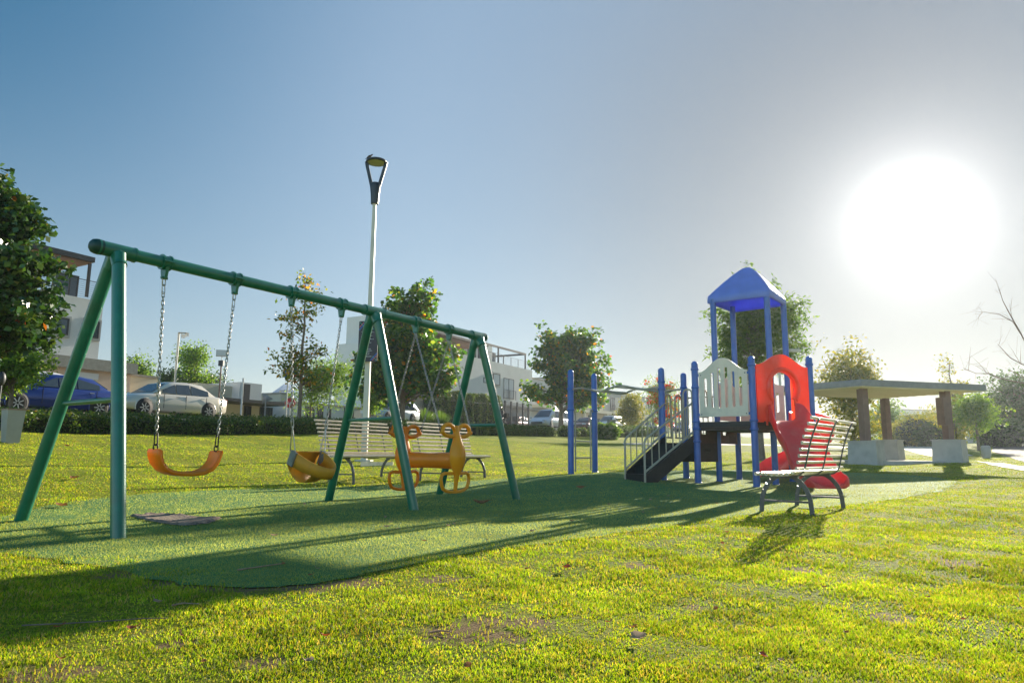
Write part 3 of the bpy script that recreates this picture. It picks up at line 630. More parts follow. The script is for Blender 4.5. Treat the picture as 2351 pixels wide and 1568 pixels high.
# ================================================================== BENCHES
def make_bench(loc, rz, L, label):
    """local: x along slats, y towards the front of the seat"""
    b = thing('park_bench', loc, label, 'bench', 'metal slat benches round the play surface', rz)
    ys = [.02 + .058 * i for i in range(8)]
    for i, y in enumerate(ys):
        z = .45 - .012 * math.sin(i / 7 * 3.1) + (.012 if i == 0 else 0) - (.01 if i == 7 else 0)
        MB().tube([(0, y, z), (L, y, z)], .021, 8).box((L / 2, y, z + .01), (L, .04, .012)).build('seat_slat', M_benchs, b, local=True)
    bk_ = [(-.025, .505), (-.045, .575), (-.062, .645), (-.08, .715), (-.10, .785), (-.123, .855), (-.15, .925), (-.18, .995), (-.215, 1.06)]
    for y, z in bk_: MB().tube([(0, y, z), (L, y, z)], .0165, 8).box((L / 2, y + .004, z), (L, .02, .036)).build('back_slat', M_benchs, b, local=True)
    for x in (.22, L / 2, L - .22):
        pts = [(x, .44, .415), (x, .3, .408), (x, .1, .412), (x, .02, .43), (x, -.03, .47)] + [(x, y - .02, z) for y, z in bk_]
        m = MB()
        for a, c in zip(pts, pts[1:]): m.bar(a, c, .016, .014, (1, 0, 0))
        m.build('back_frame', M_benchf, b, local=True)
    for x in (.28, L - .28):
        pts = []; cx = .2
        for i in range(15):
            t = math.pi * i / 14; w = .285; pts.append((x, cx - math.cos(t) * (w if False else .235 + .05 * (1 - math.sin(t))), -.03 if i in (0, 14) else .43 * math.sin(t) ** .62 - .0))
        m = MB()
        for a, c in zip(pts, pts[1:]): m.bar(a, c, .05, .014, (1, 0, 0))
        m.build('arch_leg', M_benchf, b, local=True)
        m = MB(); m.box((x, cx, .135), (.045, .50, .022)); m.build('leg_tie', M_benchf, b, local=True)
        m = MB(); m.box((x, cx, .41), (.06, .3, .035)); m.build('seat_support', M_benchf, b, local=True)
    return b
sa = math.atan2(ST.y, ST.x)
def bench_from(pf, Lpx, Ydepth, label, rz, L):
    # pf: pixel of the front foot of the near arch
    p = foot(pf[0], Ydepth, pf[1]); xd = Vector((math.cos(rz), math.sin(rz), 0)); yd = Vector((-xd.y, xd.x, 0)); return p, xd, yd
def place_bench(px, py, Yd, rz, L, label, front=True, flip=False):
    p = foot(px, Yd, py); xd = Vector((math.cos(rz), math.sin(rz), 0)); yd = Vector((-xd.y, xd.x, 0))
    lx = (L - .28) if flip else .28; ly = .485 if front else -.085
    o = p - xd * lx - yd * ly; zz = [gz(*(o + xd * a + yd * b)[:2]) for a in (.28, L - .28) for b in (-.085, .485)]; o.z = sum(zz) / 4
    return make_bench(o, rz, L, label)
# park-side benches: slats along the street direction, front facing the play surface (so x runs towards -s)
place_bench(812, 1110, 12.1, sa + math.pi, 1.95, 'brown slat bench in front of the lamp post, behind the middle swing legs', True, True)
place_bench(1022, 1098, 12.9, sa + math.pi, 1.95, 'brown slat bench seen behind the orange glider swing', True, True)
# near right bench: near arch rear foot (1866,1178), front foot (1757,1170)
place_bench(1866, 1178, 7.9, math.atan2(.77, .64), 1.8, 'sunlit slat bench standing alone in front of the red slide', False, False)
# ================================================================== LAMP POST, SIGN, BIRD
lp = foot(836, 18.0, 1050); lt = zat(lp, 372)
lamp = thing('street_lamp', lp, 'tall cream lamp post with dark forked ring lantern behind the swings', 'street lamp')
jb = zat(lp, 466); m = MB(); w = .075
m.loft([[lp + Vector((x * w * k, y * w * k, z)) for x, y in ((-1, -1), (1, -1), (1, 1), (-1, 1))] for z, k in ((-.1, 1.0), (jb - lp.z, .62))], smooth=False); m.build('pole', M_pole, lamp)
m = MB(); m.box(lp + Vector((0, 0, .02)), (.4, .4, .04)); m.build('base_plate', M_pole, lamp)
m = MB(); hgt = lt - jb
m.loft([[Vector((lp.x + r_ * math.cos(t), lp.y + r_ * math.sin(t), jb + z * hgt)) for t in [2 * math.pi * k / 12 for k in range(12)]] for z, r_ in ((-.03, .105), (.2, .12), (.42, .15), (.47, .13))]); m.build('lantern_socket', M_lamp, lamp)
for sg in (-1, 1):
    m = MB(); P = [(.10, .40), (.145, .56), (.205, .76), (.245, .9), (.265, 1.0)]
    for a, c in zip(P, P[1:]): m.bar((lp.x + sg * a[0], lp.y, jb + a[1] * hgt), (lp.x + sg * c[0], lp.y, jb + c[1] * hgt), .09, .045, (0, 1, 0))
    m.build('lantern_arm', M_lamp, lamp)
m = MB(); c0 = Vector((lp.x, lp.y, lt)); m.lathe(c0, [(.0, .06), (.16, .055), (.265, .03), (.285, 0), (.27, -.03), (.25, -.035)], 28); m.build('lantern_ring', M_lamp, lamp)
m = MB(); m.lathe(c0, [(.0, -.045), (.2, -.045), (.25, -.03)], 28); m.build('lens', M_lens, lamp)
# bird on the ring
def bird(p):
    m = MB(); ax = Vector((.72, .1, .55)).normalized(); u = Vector((0, 0, 1)); s1 = ax.cross(u).normalized(); s2 = ax.cross(s1)
    st = [(-.13, .004), (-.075, .012), (-.05, .024), (-.01, .036), (.035, .034), (.06, .022), (.075, .02), (.095, .021), (.11, .014), (.125, .005), (.14, .001)]
    rings = [[p + ax * t + (s1 * math.cos(a) + s2 * math.sin(a)) * r_ for a in [2 * math.pi * k / 10 for k in range(10)]] for t, r_ in st]; m.loft(rings)
    m.build('b', M_barkd); ob = bpy.context.scene.objects['b']; ob.name = 'bird'; ob.data.name = 'bird'
    l = MB(); b0 = p - Vector((0, 0, 0.02))
    for k in (-1, 1): l.tube([b0 + Vector((0, k * .012, 0)), b0 + Vector((.003, k * .012, -.055))], .003, 5)
    l.build('leg', M_barkd, ob)
    tag(ob, 'small dark bird perched on top of the tall lantern', 'bird')
bird(c0 + Vector((-.2, -.02, .135)))
# sign board
zt, zb = zat(lp, 740), zat(lp, 832); scx = at(845.5, 785, 17.87).x
sb = thing('notice_board', (scx, 17.84, zb), 'black park rules board with white lettering fixed to the lamp post', 'sign'); W_ = .5; H_ = (zt - zb)
M_sign = mat('sign_black', (.012, .012, .022), .4); M_st = mat('sign_white_print', (.6, .6, .62), .5); M_sb = mat('sign_blue_print', (.02, .1, .4), .5); M_sp = mat('sign_pink_print', (.7, .2, .25), .5); M_sg = mat('sign_teal_print', (.1, .4, .3), .5)
m = MB(); rad = .03; cor = []
for cx_, cz_, a0 in ((W_ / 2 - rad, H_ - rad, 0), (-W_ / 2 + rad, H_ - rad, 90), (-W_ / 2 + rad, rad, 180), (W_ / 2 - rad, rad, 270)):
    for k in range(5): cor.append((cx_ + rad * math.cos(R(a0 + 22.5 * k)), 0, cz_ + rad * math.sin(R(a0 + 22.5 * k))))
m.prism(cor, (0, .02, 0)); m.build('panel', M_sign, sb, local=True)
def text(name, s, x, z, size, mt, parent, y=-.004, align='LEFT', ext=.001, rot=0):
    cu = bpy.data.curves.new(name, 'FONT'); cu.body = s; cu.size = size; cu.extrude = ext; cu.align_x = align
    ob = bpy.data.objects.new(name, cu); scene.collection.objects.link(ob); dg = bpy.context.evaluated_depsgraph_get(); me = bpy.data.meshes.new_from_object(ob.evaluated_get(dg)); bpy.data.objects.remove(ob)
    me.name = name; me.materials.clear(); me.materials.append(mt); o = bpy.data.objects.new(name, me); scene.collection.objects.link(o); o.parent = parent
    o.location = (x, y, z); o.rotation_euler = (R(90), 0, rot); return o
text('heading', 'CUIDA\nTU PARQUE', .0, H_ - .17, .055, M_sg, sb, align='CENTER')
text('rules_text', '• Recoge la basura\n   que generes.\n   Usa los botes.\n• No dañes\n• Pasea a tu perro\n   con correa\n• No maltrates', -.19, H_ - .30, .046, M_st, sb)
text('closing_text', 'Plantas y áreas\nverdes de todos\n   los vecinos\n   del parque', -.19, H_ - .74, .046, M_st, sb)
text('closing_word', 'ÁRBOLES', .0, .12, .05, M_st, sb, align='CENTER')
for nm, mt_, x0, z0, x1, z1, w_ in (('blue_stripe', M_sb, -.24, H_ - .24, -.08, H_ - .03, .03), ('pink_stripe', M_sp, -.23, H_ - .16, -.13, H_ - .04, .016), ('teal_stripe', M_sg, -.23, H_ - .03, -.12, H_ - .15, .012),
                                    ('blue_stripe', M_sb, .08, .03, .24, .22, .03), ('pink_stripe', M_sp, .13, .03, .23, .15, .016), ('teal_stripe', M_sg, .13, .14, .24, .03, .012)):
    m = MB(); m.bar((x0, -.003 - (.002 if nm != 'blue_stripe' else 0), z0), (x1, -.003 - (.002 if nm != 'blue_stripe' else 0), z1), w_, .003, (0, 1, 0)); m.build(nm, mt_, sb, local=True)
# ================================================================== BIN at the left edge
bp = foot(22, 15.2, 1022); bn = thing('litter_bin', bp, 'grey metal litter bin on a black post at the left edge of the lawn', 'litter bin')
zt_, zb_ = zat(bp, 941), zat(bp, 1020); m = MB(); rings = []
for z, k in ((zb_, .13), (zt_, .17)):
    rings.append([Vector((bp.x + .0, bp.y, z)) + bd.cross(Vector((0, 0, 1))) * a * k + bd * b * k for a, b in ((-1, -1), (1, -1), (1, 1), (-1, 1))])
m.loft(rings, smooth=False); m.build('bucket', mat('bin_grey_metal', (.36, .36, .34), .45, .2, .08, 5), bn)
m = MB(); r2 = [[p + Vector((0, 0, .03 * k)) + (p - (bp + Vector((.03, 0, p.z - bp.z)))) * .06 for p in rings[1]] for k in (-.3, .7)]; m.loft(r2, smooth=False); m.build('rim', mat('bin_rim', (.3, .2, .15), .5, .2), bn)
m = MB(); q = bp - bd * .0 + Vector((-.36, 0, 0)); m.tube([q - Vector((0, 0, .1)), q + Vector((0, 0, 1.35))], .035, 12); m.ell(q + Vector((0, 0, 1.38)), (.09, .09, .16)); m.bar(q + Vector((0, 0, .5)), q + Vector((.2, 0, .5)), .03, .03); m.build('post', M_metal, bn)
# ================================================================== PLAY STRUCTURE
A = foot(1603, 14.3); B = foot(1737, 13.6); C = foot(1873, 14.15); P1 = foot(1652, 14.95); P2 = foot(1698, 15.8); P3_ = foot(1781, 14.3); P4 = foot(1820, 15.15)
D = foot(1524, 14.7); E = foot(1576, 15.5); M1 = foot(1311, 15.5, 1085); M2 = foot(1366, 16.4, 1083)
print('CHK', [(n, [round(v) for v in proj(p)]) for n, p in (('A1603,1107', A), ('B1737,1110', B), ('P1 1652,1102', P1), ('P3 1781,1108', P3_), ('D1524,1098', D), ('M1 1311,1085', M1), ('M2 1366,1083', M2))])
tw = thing('play_tower', ((A + P3_) / 2).to_2d().to_3d() + Vector((0, 0, A.z)), 'blue posted play tower with stairs, monkey bars, blue canopy, cream panels and two red slides', 'play structure')
ZD = zat(A, 969); UZ = Vector((0, 0, 1))
def V2(p, z): return Vector((p.x, p.y, z))
def post(p, top, r=.066, round_=True, rings_=()):
    m = MB(); b = p.z - .05; pr = [(r, 0), (r, top - b - r)] + ([(r * math.cos(t), top - b - r + r * math.sin(t)) for t in [R(15 * k) for k in range(1, 7)]] if round_ else [(r, top - b)])
    m.lathe(V2(p, b), pr, 18)
    for z in rings_: m.lathe(V2(p, z - .025), [(r, 0), (r + .016, .004), (r + .016, .046), (r, .05)], 18)
    m.lathe(V2(p, p.z - .01), [(r + .012, 0), (r + .01, .03), (r, .034)], 18)
    return m.build('post', M_blue, tw)
zt = {}
for nm, p, y, rg in (('A', A, 829, (848, 890, 968, 985, 1013)), ('B', B, 817, (838, 965, 985)), ('C', C, 817, (837, 961, 985)), ('D', D, 844, (877, 893)), ('E', E, 856, (890, 905)), ('M1', M1, 848, (893, 940)), ('M2', M2, 857, (899, 943))):
    zt[nm] = zat(p, y); post(p, zt[nm], rings_=[zat(p, q) for q in rg])
def lowest_eave(p, y): return zat(p, y)
for p, y in ((P1, 700), (P2, 716), (P3_, 684), (P4, 702)): post(p, zat(p, y) + .12, .062, False, rings_=[ZD - .02])
# deck
def slab(name, poly, z0, z1, mt, inset=0):
    m = MB(); m.prism([V2(p, z0) for p in poly], UZ * (z1 - z0)); return m.build(name, mt, tw)
slab('deck', [A, B, C, P4, P2, P1], ZD - .10, ZD, M_black)
slab('deck_edge', [A.lerp(P3_, .04), B.lerp(P3_, .06), C.lerp(P3_, .04), P4.lerp(P1, .05), P2.lerp(P3_, .05), P1.lerp(P3_, .05)], ZD - .17, ZD - .102, M_brown)
ZL = ZD - .42
m = MB(); m.prism([V2(p, ZL - .07) for p in (D, A, P1, E)], UZ * .07); m.build('landing_deck', M_black, tw)
# riser below the main deck with slots, and dark skirts of the landing
def upanel(name, a, b, breaks, fn, th, mt, off=0.0):
    """upright panel from a to b; fn(u) -> solid z intervals"""
    a = Vector((a.x, a.y, 0)); b = Vector((b.x, b.y, 0)); d = (b - a); L = d.length; d.normalize(); nrm = Vector((d.y, -d.x, 0)); m = MB(); e = 1e-4
    us = sorted(set([round(x, 5) for x in breaks])); o1 = nrm * (th / 2 + off); o2 = nrm * (-th / 2 + off); prev = None
    def wall(u, z0, z1):
        p = a + d * u; m.add([p + o1 + UZ * z0, p + o1 + UZ * z1, p + o2 + UZ * z1, p + o2 + UZ * z0], [(0, 1, 2, 3)])
    for u0, u1 in zip(us, us[1:]):
        i0, i1 = fn(u0 + e), fn(u1 - e)
        if len(i0) != len(i1): mid_ = fn((u0 + u1) / 2); i0 = i0 if len(i0) == len(mid_) else mid_; i1 = i1 if len(i1) == len(mid_) else mid_
        for (z0, z1), (z2, z3) in zip(i0, i1):
            p, q = a + d * u0, a + d * u1; vs_ = [p + o1 + UZ * z0, q + o1 + UZ * z2, q + o1 + UZ * z3, p + o1 + UZ * z1, p + o2 + UZ * z0, q + o2 + UZ * z2, q + o2 + UZ * z3, p + o2 + UZ * z1]
            m.add(vs_, [(0, 1, 2, 3), (4, 7, 6, 5), (3, 2, 6, 7), (0, 4, 5, 1)])
        if prev is None:
            for z0, z1 in i0: wall(u0, z0, z1)
        else:
            if len(i0) > len(prev):
                for k in range(len(i0) - 1): wall(u0, i0[k][1], i0[k + 1][0])
            elif len(i0) < len(prev):
                for k in range(len(prev) - 1): wall(u0, prev[k][1], prev[k + 1][0])
        prev = i1
    for z0, z1 in prev: wall(us[-1], z0, z1)
    return m.build(name, mt, tw)
def slotfn(bot, topf, slots):
    def fn(u):
        for c, hw, z0, z1 in slots:
            if abs(u - c) < hw:
                k = math.sqrt(max(0, hw * hw - (u - c) ** 2)); return [(bot, z0 + hw - k), (z1 - hw + k, topf(u))]
        return [(bot, topf(u))]
    return fn
def slotbreaks(L, slots, n=16):
    b = [L * k / n for k in range(n + 1)]
    b = [x for x in b if not any(abs(x - c) < hw for c, hw, _, _ in slots)]
    for c, hw, _, _ in slots: b += [c + hw * math.sin(R(t)) for t in (-90, -60, -30, 0, 30, 60, 90)]
    return b
def arch_panel(name, a, b, zbot, zsh, zpk, nslots, mt, th=.035, slots_z=None, margin=.09):
    a0 = Vector((a.x, a.y, 0)); b0 = Vector((b.x, b.y, 0)); d = (b0 - a0).normalized(); a1 = a0 + d * margin; b1 = b0 - d * margin; L = (b1 - a1).length
    def topf(u):
        t = abs(2 * u / L - 1); return zsh + (zpk - zsh) * (1 - float(sm(np.array(t), 0.05, .98)))
    slots = []
    for k in range(nslots):
        c = L * (.14 + .72 * k / max(1, nslots - 1)); t = abs(2 * c / L - 1); slots.append((c, .03, zbot + .17 + .05 * t * t, topf(c) - .18))
    return upanel(name, a1, b1, slotbreaks(L, slots), slotfn(zbot, topf, slots), th, mt)
zbA = zat((A + B) / 2, 956); zsh = zat(A, 856); zpk = zat((A + B) / 2, 822)
arch_panel('guard_panel', A, B, zbA, zsh, zpk, 6, M_white)
m = MB()
for a, b_ in ((A, B), (B, A)):
    d = (b_ - a).normalized()
    for z in (zsh - .06, zbA + .05): m.bar(V2(a + d * .05, z), V2(a + d * .16, z), .03, .05)
for a, b_ in ((B, C), (C, B)):
    d = (b_ - a).normalized(); m.bar(V2(a + d * .05, zsh - .02), V2(a + d * .16, zsh - .02), .03, .05)
m.build('panel_clamps', M_blue, tw)
arch_panel('guard_panel', P1, P2, ZD + .08, ZD + .85, ZD + 1.02, 5, M_white)
arch_panel('guard_panel', P2, P4, ZD + .08, ZD + .85, ZD + 1.02, 6, M_white)
m = MB(); dd_ = (B - A); dd_.z = 0; dd_.normalize(); nn_ = Vector((dd_.y, -dd_.x, 0))
for p_, s_ in ((A, 1), (B, -1)):
    for z_ in (zbA + .05, zsh - .06): m.lathe(V2(p_ + dd_ * s_ * .13, z_) + nn_ * .018, [(.012, 0), (.011, .006), (0, .008)], 8, nn_)
m.build('panel_bolts', M_black, tw)
# red slide hood between B and C
d = (C - B); d.z = 0; LBC = d.length - .16; d.normalize(); HB, HC = B + d * .08, C - d * .08; zs_ = zat(B, 836); zp_ = zat((B + C) / 2, 814); zc = zat((B + C) / 2, 892); uc = LBC / 2 ; rh = .325
def hood(u):
    t = abs(2 * u / LBC - 1); top = zs_ + (zp_ - zs_) * (1 - float(sm(np.array(t), .02, .95))); e = abs(u - uc); bot = ZD - .02 if t > .8 else ZD + .0
    if e >= rh: return [(bot, top)]
    k = math.sqrt(rh * rh - e * e)
    if e < .25: return [(zc + k, top)]
    return [(ZD, zc - k), (zc + k, top)]
br = [LBC * k / 20 for k in range(21) if abs(LBC * k / 20 - uc) > rh] + [uc + rh * math.sin(R(t)) for t in range(-90, 91, 10)] + [uc - .25, uc + .25]
upanel('slide_hood', HB, HC, br, hood, .07, M_hood)
nf = Vector((d.y, -d.x, 0))
m = MB(); cc = V2((HB + HC) / 2, zc); m.tube([cc + nf * .045 + d * (rh + .055) * math.cos(R(t)) + UZ * (rh + .055) * math.sin(R(t)) for t in range(-38, 219, 8)], .042, 10)
for sg in (-1, 1): m.tube([cc + nf * .04 + d * sg * .265 + UZ * (-.2), cc + nf * .04 + d * sg * .28 + UZ * (-.32), cc + nf * .04 + d * sg * .33 + UZ * (-.36), cc + nf * .04 + d * sg * .43 + UZ * (-.37), cc + nf * .04 + d * sg * .45 + UZ * (-.42), V2(cc + nf * .04 + d * sg * .45, ZD - .08)], .022, 8)
m.build('hood_rim', M_hood, tw)
# main slide
def chute(name, path, w, wall, mt, parent, tw_=.03, flare=0):
    rings = []; N = len(path)
    for i in range(N):
        p = Vector(path[i]); q = Vector(path[min(i + 1, N - 1)]) - Vector(path[max(i - 1, 0)]); q.z = 0; q.normalize(); s = Vector((q.y, -q.x, 0)); hh = wall[i]; ww = w[i] if isinstance(w, (list, tuple)) else w
        P_ = [(-ww / 2 - tw_, hh - .005), (-ww / 2 - tw_ * .5, hh + .012), (-ww / 2, hh - .005), (-ww / 2 + .01, .05), (-ww / 2 + .06, .008), (-.1, -.004), (.1, -.004), (ww / 2 - .06, .008), (ww / 2 - .01, .05), (ww / 2, hh - .005), (ww / 2 + tw_ * .5, hh + .012), (ww / 2 + tw_, hh - .005),
              (ww / 2 + tw_, 0.0), (ww / 2 - .03, -.04), (-ww / 2 + .03, -.04), (-ww / 2 - tw_, 0.0)]
        rings.append([p + s * a + UZ * b for a, b in P_])
    m = MB(); m.loft(rings); return m.build(name, mt, parent)
top = V2((B + C) / 2, ZD + .02); ex = foot(1899, 11.5, 1130); dirv = (ex - top); dirv.z = 0; LL = dirv.length; dirv.normalize(); g0 = ex.z
zz = [(-.02, ZD + .03), (.1, ZD + .01), (.25, ZD - .14), (.38, ZD - .38), (.48, ZD - .50), (.56, ZD - .60), (.68, ZD - .86), (.80, g0 + .26), (.90, g0 + .17), (1.0, g0 + .15), (1.06, g0 + .14)]
pth = smoothpath([V2(top + dirv * LL * a, z) for a, z in zz], 3); n_ = len(pth)
wl = [float(np.interp(i / (n_ - 1), [0, .1, .3, .7, .88, .97, 1], [.34, .30, .2, .18, .15, .09, .03])) for i in range(n_)]
wd = [float(np.interp(i / (n_ - 1), [0, .08, .2, .85, .93, 1], [.5, .6, .66, .64, .62, .4])) for i in range(n_)]
chute('slide', pth, wd, wl, M_red, tw)
# second, curved slide behind
s0 = V2(C.lerp(P4, .5), ZD + .02)
pl = [s0, foot(1889, 15.1) , foot(1880, 15.9), foot(1850, 16.3), foot(1815, 16.2), foot(1778, 15.7), foot(1762, 15.35)]
zz2 = [ZD + .02, ZD - .1, ZD - .4, ZD - .62, A.z + .38, A.z + .2, A.z + .15]
p2 = smoothpath([V2(p, z) for p, z in zip(pl, zz2)], 4); n_ = len(p2)
chute('curved_slide', p2, .5, [float(np.interp(i / (n_ - 1), [0, .2, .8, 1], [.24, .2, .24, .14])) for i in range(n_)], M_red, tw)
m = MB(); q = foot(1815, 16.2); m.tube([q, V2(q, A.z + .35)], .04, 10); m.build('slide_support', M_blue, tw)
# dark riser panels under the deck
def slot_rect(u, sl, z0, z1):
    for c, hw, a, b in sl:
        if abs(u - c) < hw: return [(z0, a), (b, z1)]
    return [(z0, z1)]
for a, b in ((A, P1), (P1, P2)):
    L = (Vector((b.x, b.y)) - Vector((a.x, a.y))).length; sl = [(L * .32, .1, ZD - .24, ZD - .17)] + [(L * (.55 + .06 * k), .011, ZD - .38, ZD - .24) for k in range(6)]
    bk2 = [0, L] + [c + s * hw for c, hw, _, _ in sl for s in (-1, 1)]
    upanel('riser', a, b, bk2, lambda u, sl=sl: slot_rect(u, sl, ZL, ZD - .1), .025, M_brown)
for a, b in ((A, P1), (D, A), (D, E), (E, P1)):
    L = (Vector((b.x, b.y)) - Vector((a.x, a.y))).length; sl = [(L * .45, .13, ZL - .17, ZL - .12)] if a is A else []
    bk2 = [0, L] + [c + s * hw for c, hw, _, _ in sl for s in (-1, 1)]
    upanel('landing_skirt', a, b, bk2, lambda u, sl=sl: slot_rect(u, sl, ZL - .38, ZL), .025, M_black)
# stairs
nf_ = foot(1483, 13.65, 1105); ff_ = foot(1438, 14.25, 1103); tn = V2(A.lerp(D, .08), ZL + .16); tf = V2(A.lerp(D, .92), ZL + .16)
ns = 5
st = thing_stairs = bpy.data.objects.new('stairs', None); scene.collection.objects.link(st); st.parent = tw
def sbuild(m, name, mt):
    o = m.build(name, mt, tw); o.parent = st; return o
for a, t_ in ((nf_, tn), (ff_, tf)):
    m = MB(); a0 = V2(a, a.z + .02); dv = (t_ - a0); dh = Vector((dv.x, dv.y, 0)).normalized(); side = Vector((dh.y, -dh.x, 0)) * .02
    pl = [a0 - UZ * .02, a0 + UZ * .14, t_ + UZ * .0, t_ - UZ * .30, a0 + dh * .28 - UZ * .02]; m.prism([p - side for p in pl], side * 2); sbuild(m, 'stringer', M_black)
for i in range(ns):
    k = (i + .6) / ns; p = nf_.lerp(tn, k); q = ff_.lerp(tf, k); dh = (tn - nf_); dh.z = 0; dh.normalize(); z = nf_.z + (ZL + .0 - nf_.z) * (i + 1) / (ns)
    m = MB(); c1, c2 = V2(p, z), V2(q, z); m.prism([c1 - dh * .14, c1 + dh * .14, c2 + dh * .14, c2 - dh * .14], -UZ * .03); m.prism([c1 - dh * .14, c1 - dh * .125, c2 - dh * .125, c2 - dh * .14], -UZ * .16); sbuild(m, 'tread', M_black)
for a, t_ in ((nf_, tn), (ff_, tf)):
    dh = (t_ - a); dh.z = 0; dh.normalize(); a = a - dh * .02
    b0 = V2(a, a.z - .02); hgt_ = .82; bt = V2(a, a.z + .20); tp = V2(t_ - dh * .02, ZL + .22)
    m = MB(); u0 = V2(a, a.z + hgt_ - .06); u1 = V2(a + dh * .07, a.z + hgt_ + .04); u2 = V2(t_, ZL + .22 + hgt_ - .22)
    m.tube([b0, u0, u0.lerp(u1, .5) + (u0 - u1) * .0 + UZ * .02, u1, u2, u2 + dh * .05 - UZ * .03], .021, 10); m.tube([bt, tp, tp + dh * .06], .021, 10)
    for k in range(1, 7):
        f_ = k / 7; lo = bt.lerp(tp, f_); hi = u1.lerp(u2, f_); hi = V2(lo, hi.z - .0); m.tube([lo, hi], .0115, 8)
    sbuild(m, 'handrail', M_beige)
# tall grab loops
def loop(p, q, z0, z1, r=.019):
    c = (q - p); c.z = 0; L = c.length; c.normalize(); rr = min(.09, L / 2 - .01)
    pts = [V2(p, z0), V2(p, z1 - rr), V2(p + c * rr * .3, z1 - rr * .3), V2(p + c * rr, z1), V2(q - c * rr, z1), V2(q - c * rr * .3, z1 - rr * .3), V2(q, z1 - rr), V2(q, z0)]
    return MB().tube(pts, r, 9)
zl1 = ZL + .98
for p, q, z0, z1 in ((D.lerp(E, .1), D.lerp(E, .38), ZL + .1, zat(D, 903)), (A.lerp(D, .1), A.lerp(D, .36), ZL + .1, zat(A, 893)), (A.lerp(P1, .12), A.lerp(P1, .55), ZD + .1, zat(A, 893)), (E.lerp(D, .12), E.lerp(D, .42), ZL + .1, zat(D, 903))):
    m = loop(p, q, z0, z1); mid2 = (p + q) / 2
    m.tube([V2(p, z0 + .02), V2(q, z0 + .02)], .016, 8); m.tube([V2(mid2, z0), V2(mid2, z1)], .011, 8); m.build('grab_rail', M_beige, tw)
for a, b in ((E, P1), (P1, P2)):
    m = MB(); dd = (b - a); dd.z = 0; L = dd.length; dd.normalize(); zz0, zz1 = ZL + .1, ZL + 1.0
    m.tube([V2(a + dd * .08, zz0), V2(b - dd * .08, zz0)], .018, 8); m.tube([V2(a + dd * .08, zz1), V2(b - dd * .08, zz1)], .018, 8)
    for k in range(6): c = a + dd * (.1 + (L - .2) * k / 5); m.tube([V2(c, zz0), V2(c, zz1)], .011, 8)
    if a is E: m.build('guard_rail', M_beige, tw)
# monkey bars: wavy rails and rungs
zm1, zm2, zd1, ze1 = zat(M1, 895), zat(M2, 901), zat(D, 889), zat(E, 895)
def rail(a, za, b, zb_, ph):
    pts = []; dd = (b - a); dd.z = 0; s = Vector((dd.y, -dd.x, 0)).normalized()
    for i in range(33):
        t = i / 32; env = math.sin(math.pi * t) ** .5; p = a.lerp(b, t); pts.append(V2(p + s * .1 * env * math.sin(t * 14 + ph), za + (zb_ - za) * t + .05 * env * math.sin(t * 12.5 + ph)))
    return pts
r1 = rail(M1, zm1, D, zd1, .6); r2_ = rail(M2, zm2, E, ze1, 1.0)
for r_ in (r1, r2_): MB().tube(r_, .021, 10).build('monkey_bar_rail', M_beige, tw)
for i in range(4, 31, 4): MB().tube([r1[i], r2_[i]], .016, 8).build('monkey_bar_rung', M_beige, tw)
# end ladder frames beside the monkey bar posts
for P_, Q_ in ((M1, M2),):
    dd = (Q_ - P_); dd.z = 0; L = dd.length; dd.normalize()
    for a, sgn in ((P_, 1), (Q_, -1)):
        x0 = a + dd * sgn * .08; x1 = a + dd * sgn * .2; zt_ = zat(a, 942)
        MB().tube([V2(x0, zt_ - .04), V2(x0 + dd * sgn * .03, zt_), V2(x1 - dd * sgn * .02, zt_ - .01), V2(x1, zt_ - .09), V2(x1, a.z + .05)], .017, 8).build('ladder_side', M_beige, tw)
    for zf in (.35, .72): MB().tube([V2(P_ + dd * .2, P_.z + zf), V2(Q_ - dd * .2, P_.z + zf)], .016, 8).build('ladder_rung', M_beige, tw)
# canopy
FL, FR, BRr, BLl = at(1622, 695, 14.98), at(1767, 681, 14.2), at(1806, 703, 15.15), at(1683, 717, 15.95)
ez = (FL.z + FR.z + BRr.z + BLl.z) / 4; cen_ = (FL + FR + BRr + BLl) / 4; cor_ = [FL, FR, BRr, BLl]; print('eaves', FL.z, FR.z, BRr.z, BLl.z, 'ZD', ZD, 'sides', (FR - FL).length, (BRr - FR).length)
pk = zat(cen_, 614) - ez
def sqring(k, z, rad):
    out = []; n = 6
    C4 = [V2(cen_.lerp(V2(c, cen_.z), k), 0) for c in cor_]
    for i in range(4):
        p = C4[i]; a = (C4[i - 1] - p); b = (C4[(i + 1) % 4] - p); la, lb = a.length, b.length; a.normalize(); b.normalize(); rr = min(rad, la * .45, lb * .45)
        for j in range(n):
            t = j / (n - 1); q = p + a * rr * (1 - t) ** 2 + b * rr * t ** 2; out.append(V2(q, ez + z))
        # edge midpoints keep the sides from sagging
    return out
m = MB(); pr = [(.985, 0, .06), (1.0, .01, .06), (1.0, .10, .07), (.99, .16, .09), (.955, .215, .1), (.85, .33, .12), (.68, .50, .14), (.5, .665, .15), (.36, .785, .16), (.24, .87, .2), (.13, .925, .2), (.005, .955, .2)]
k_ = pk / .955; outer = [sqring(a, z * (k_ if z > .2 else 1), r_) for a, z, r_ in pr]
inner = [sqring(a * .955, (z * (k_ if z > .2 else 1)) - (.0 if i == 0 else .02), r_) for i, (a, z, r_) in enumerate(pr)]
m.loft(outer, cap=False); m.loft(inner[::-1], cap=False); m.loft([inner[0], outer[0]], cap=False); m.build('canopy', M_roofblue, tw)
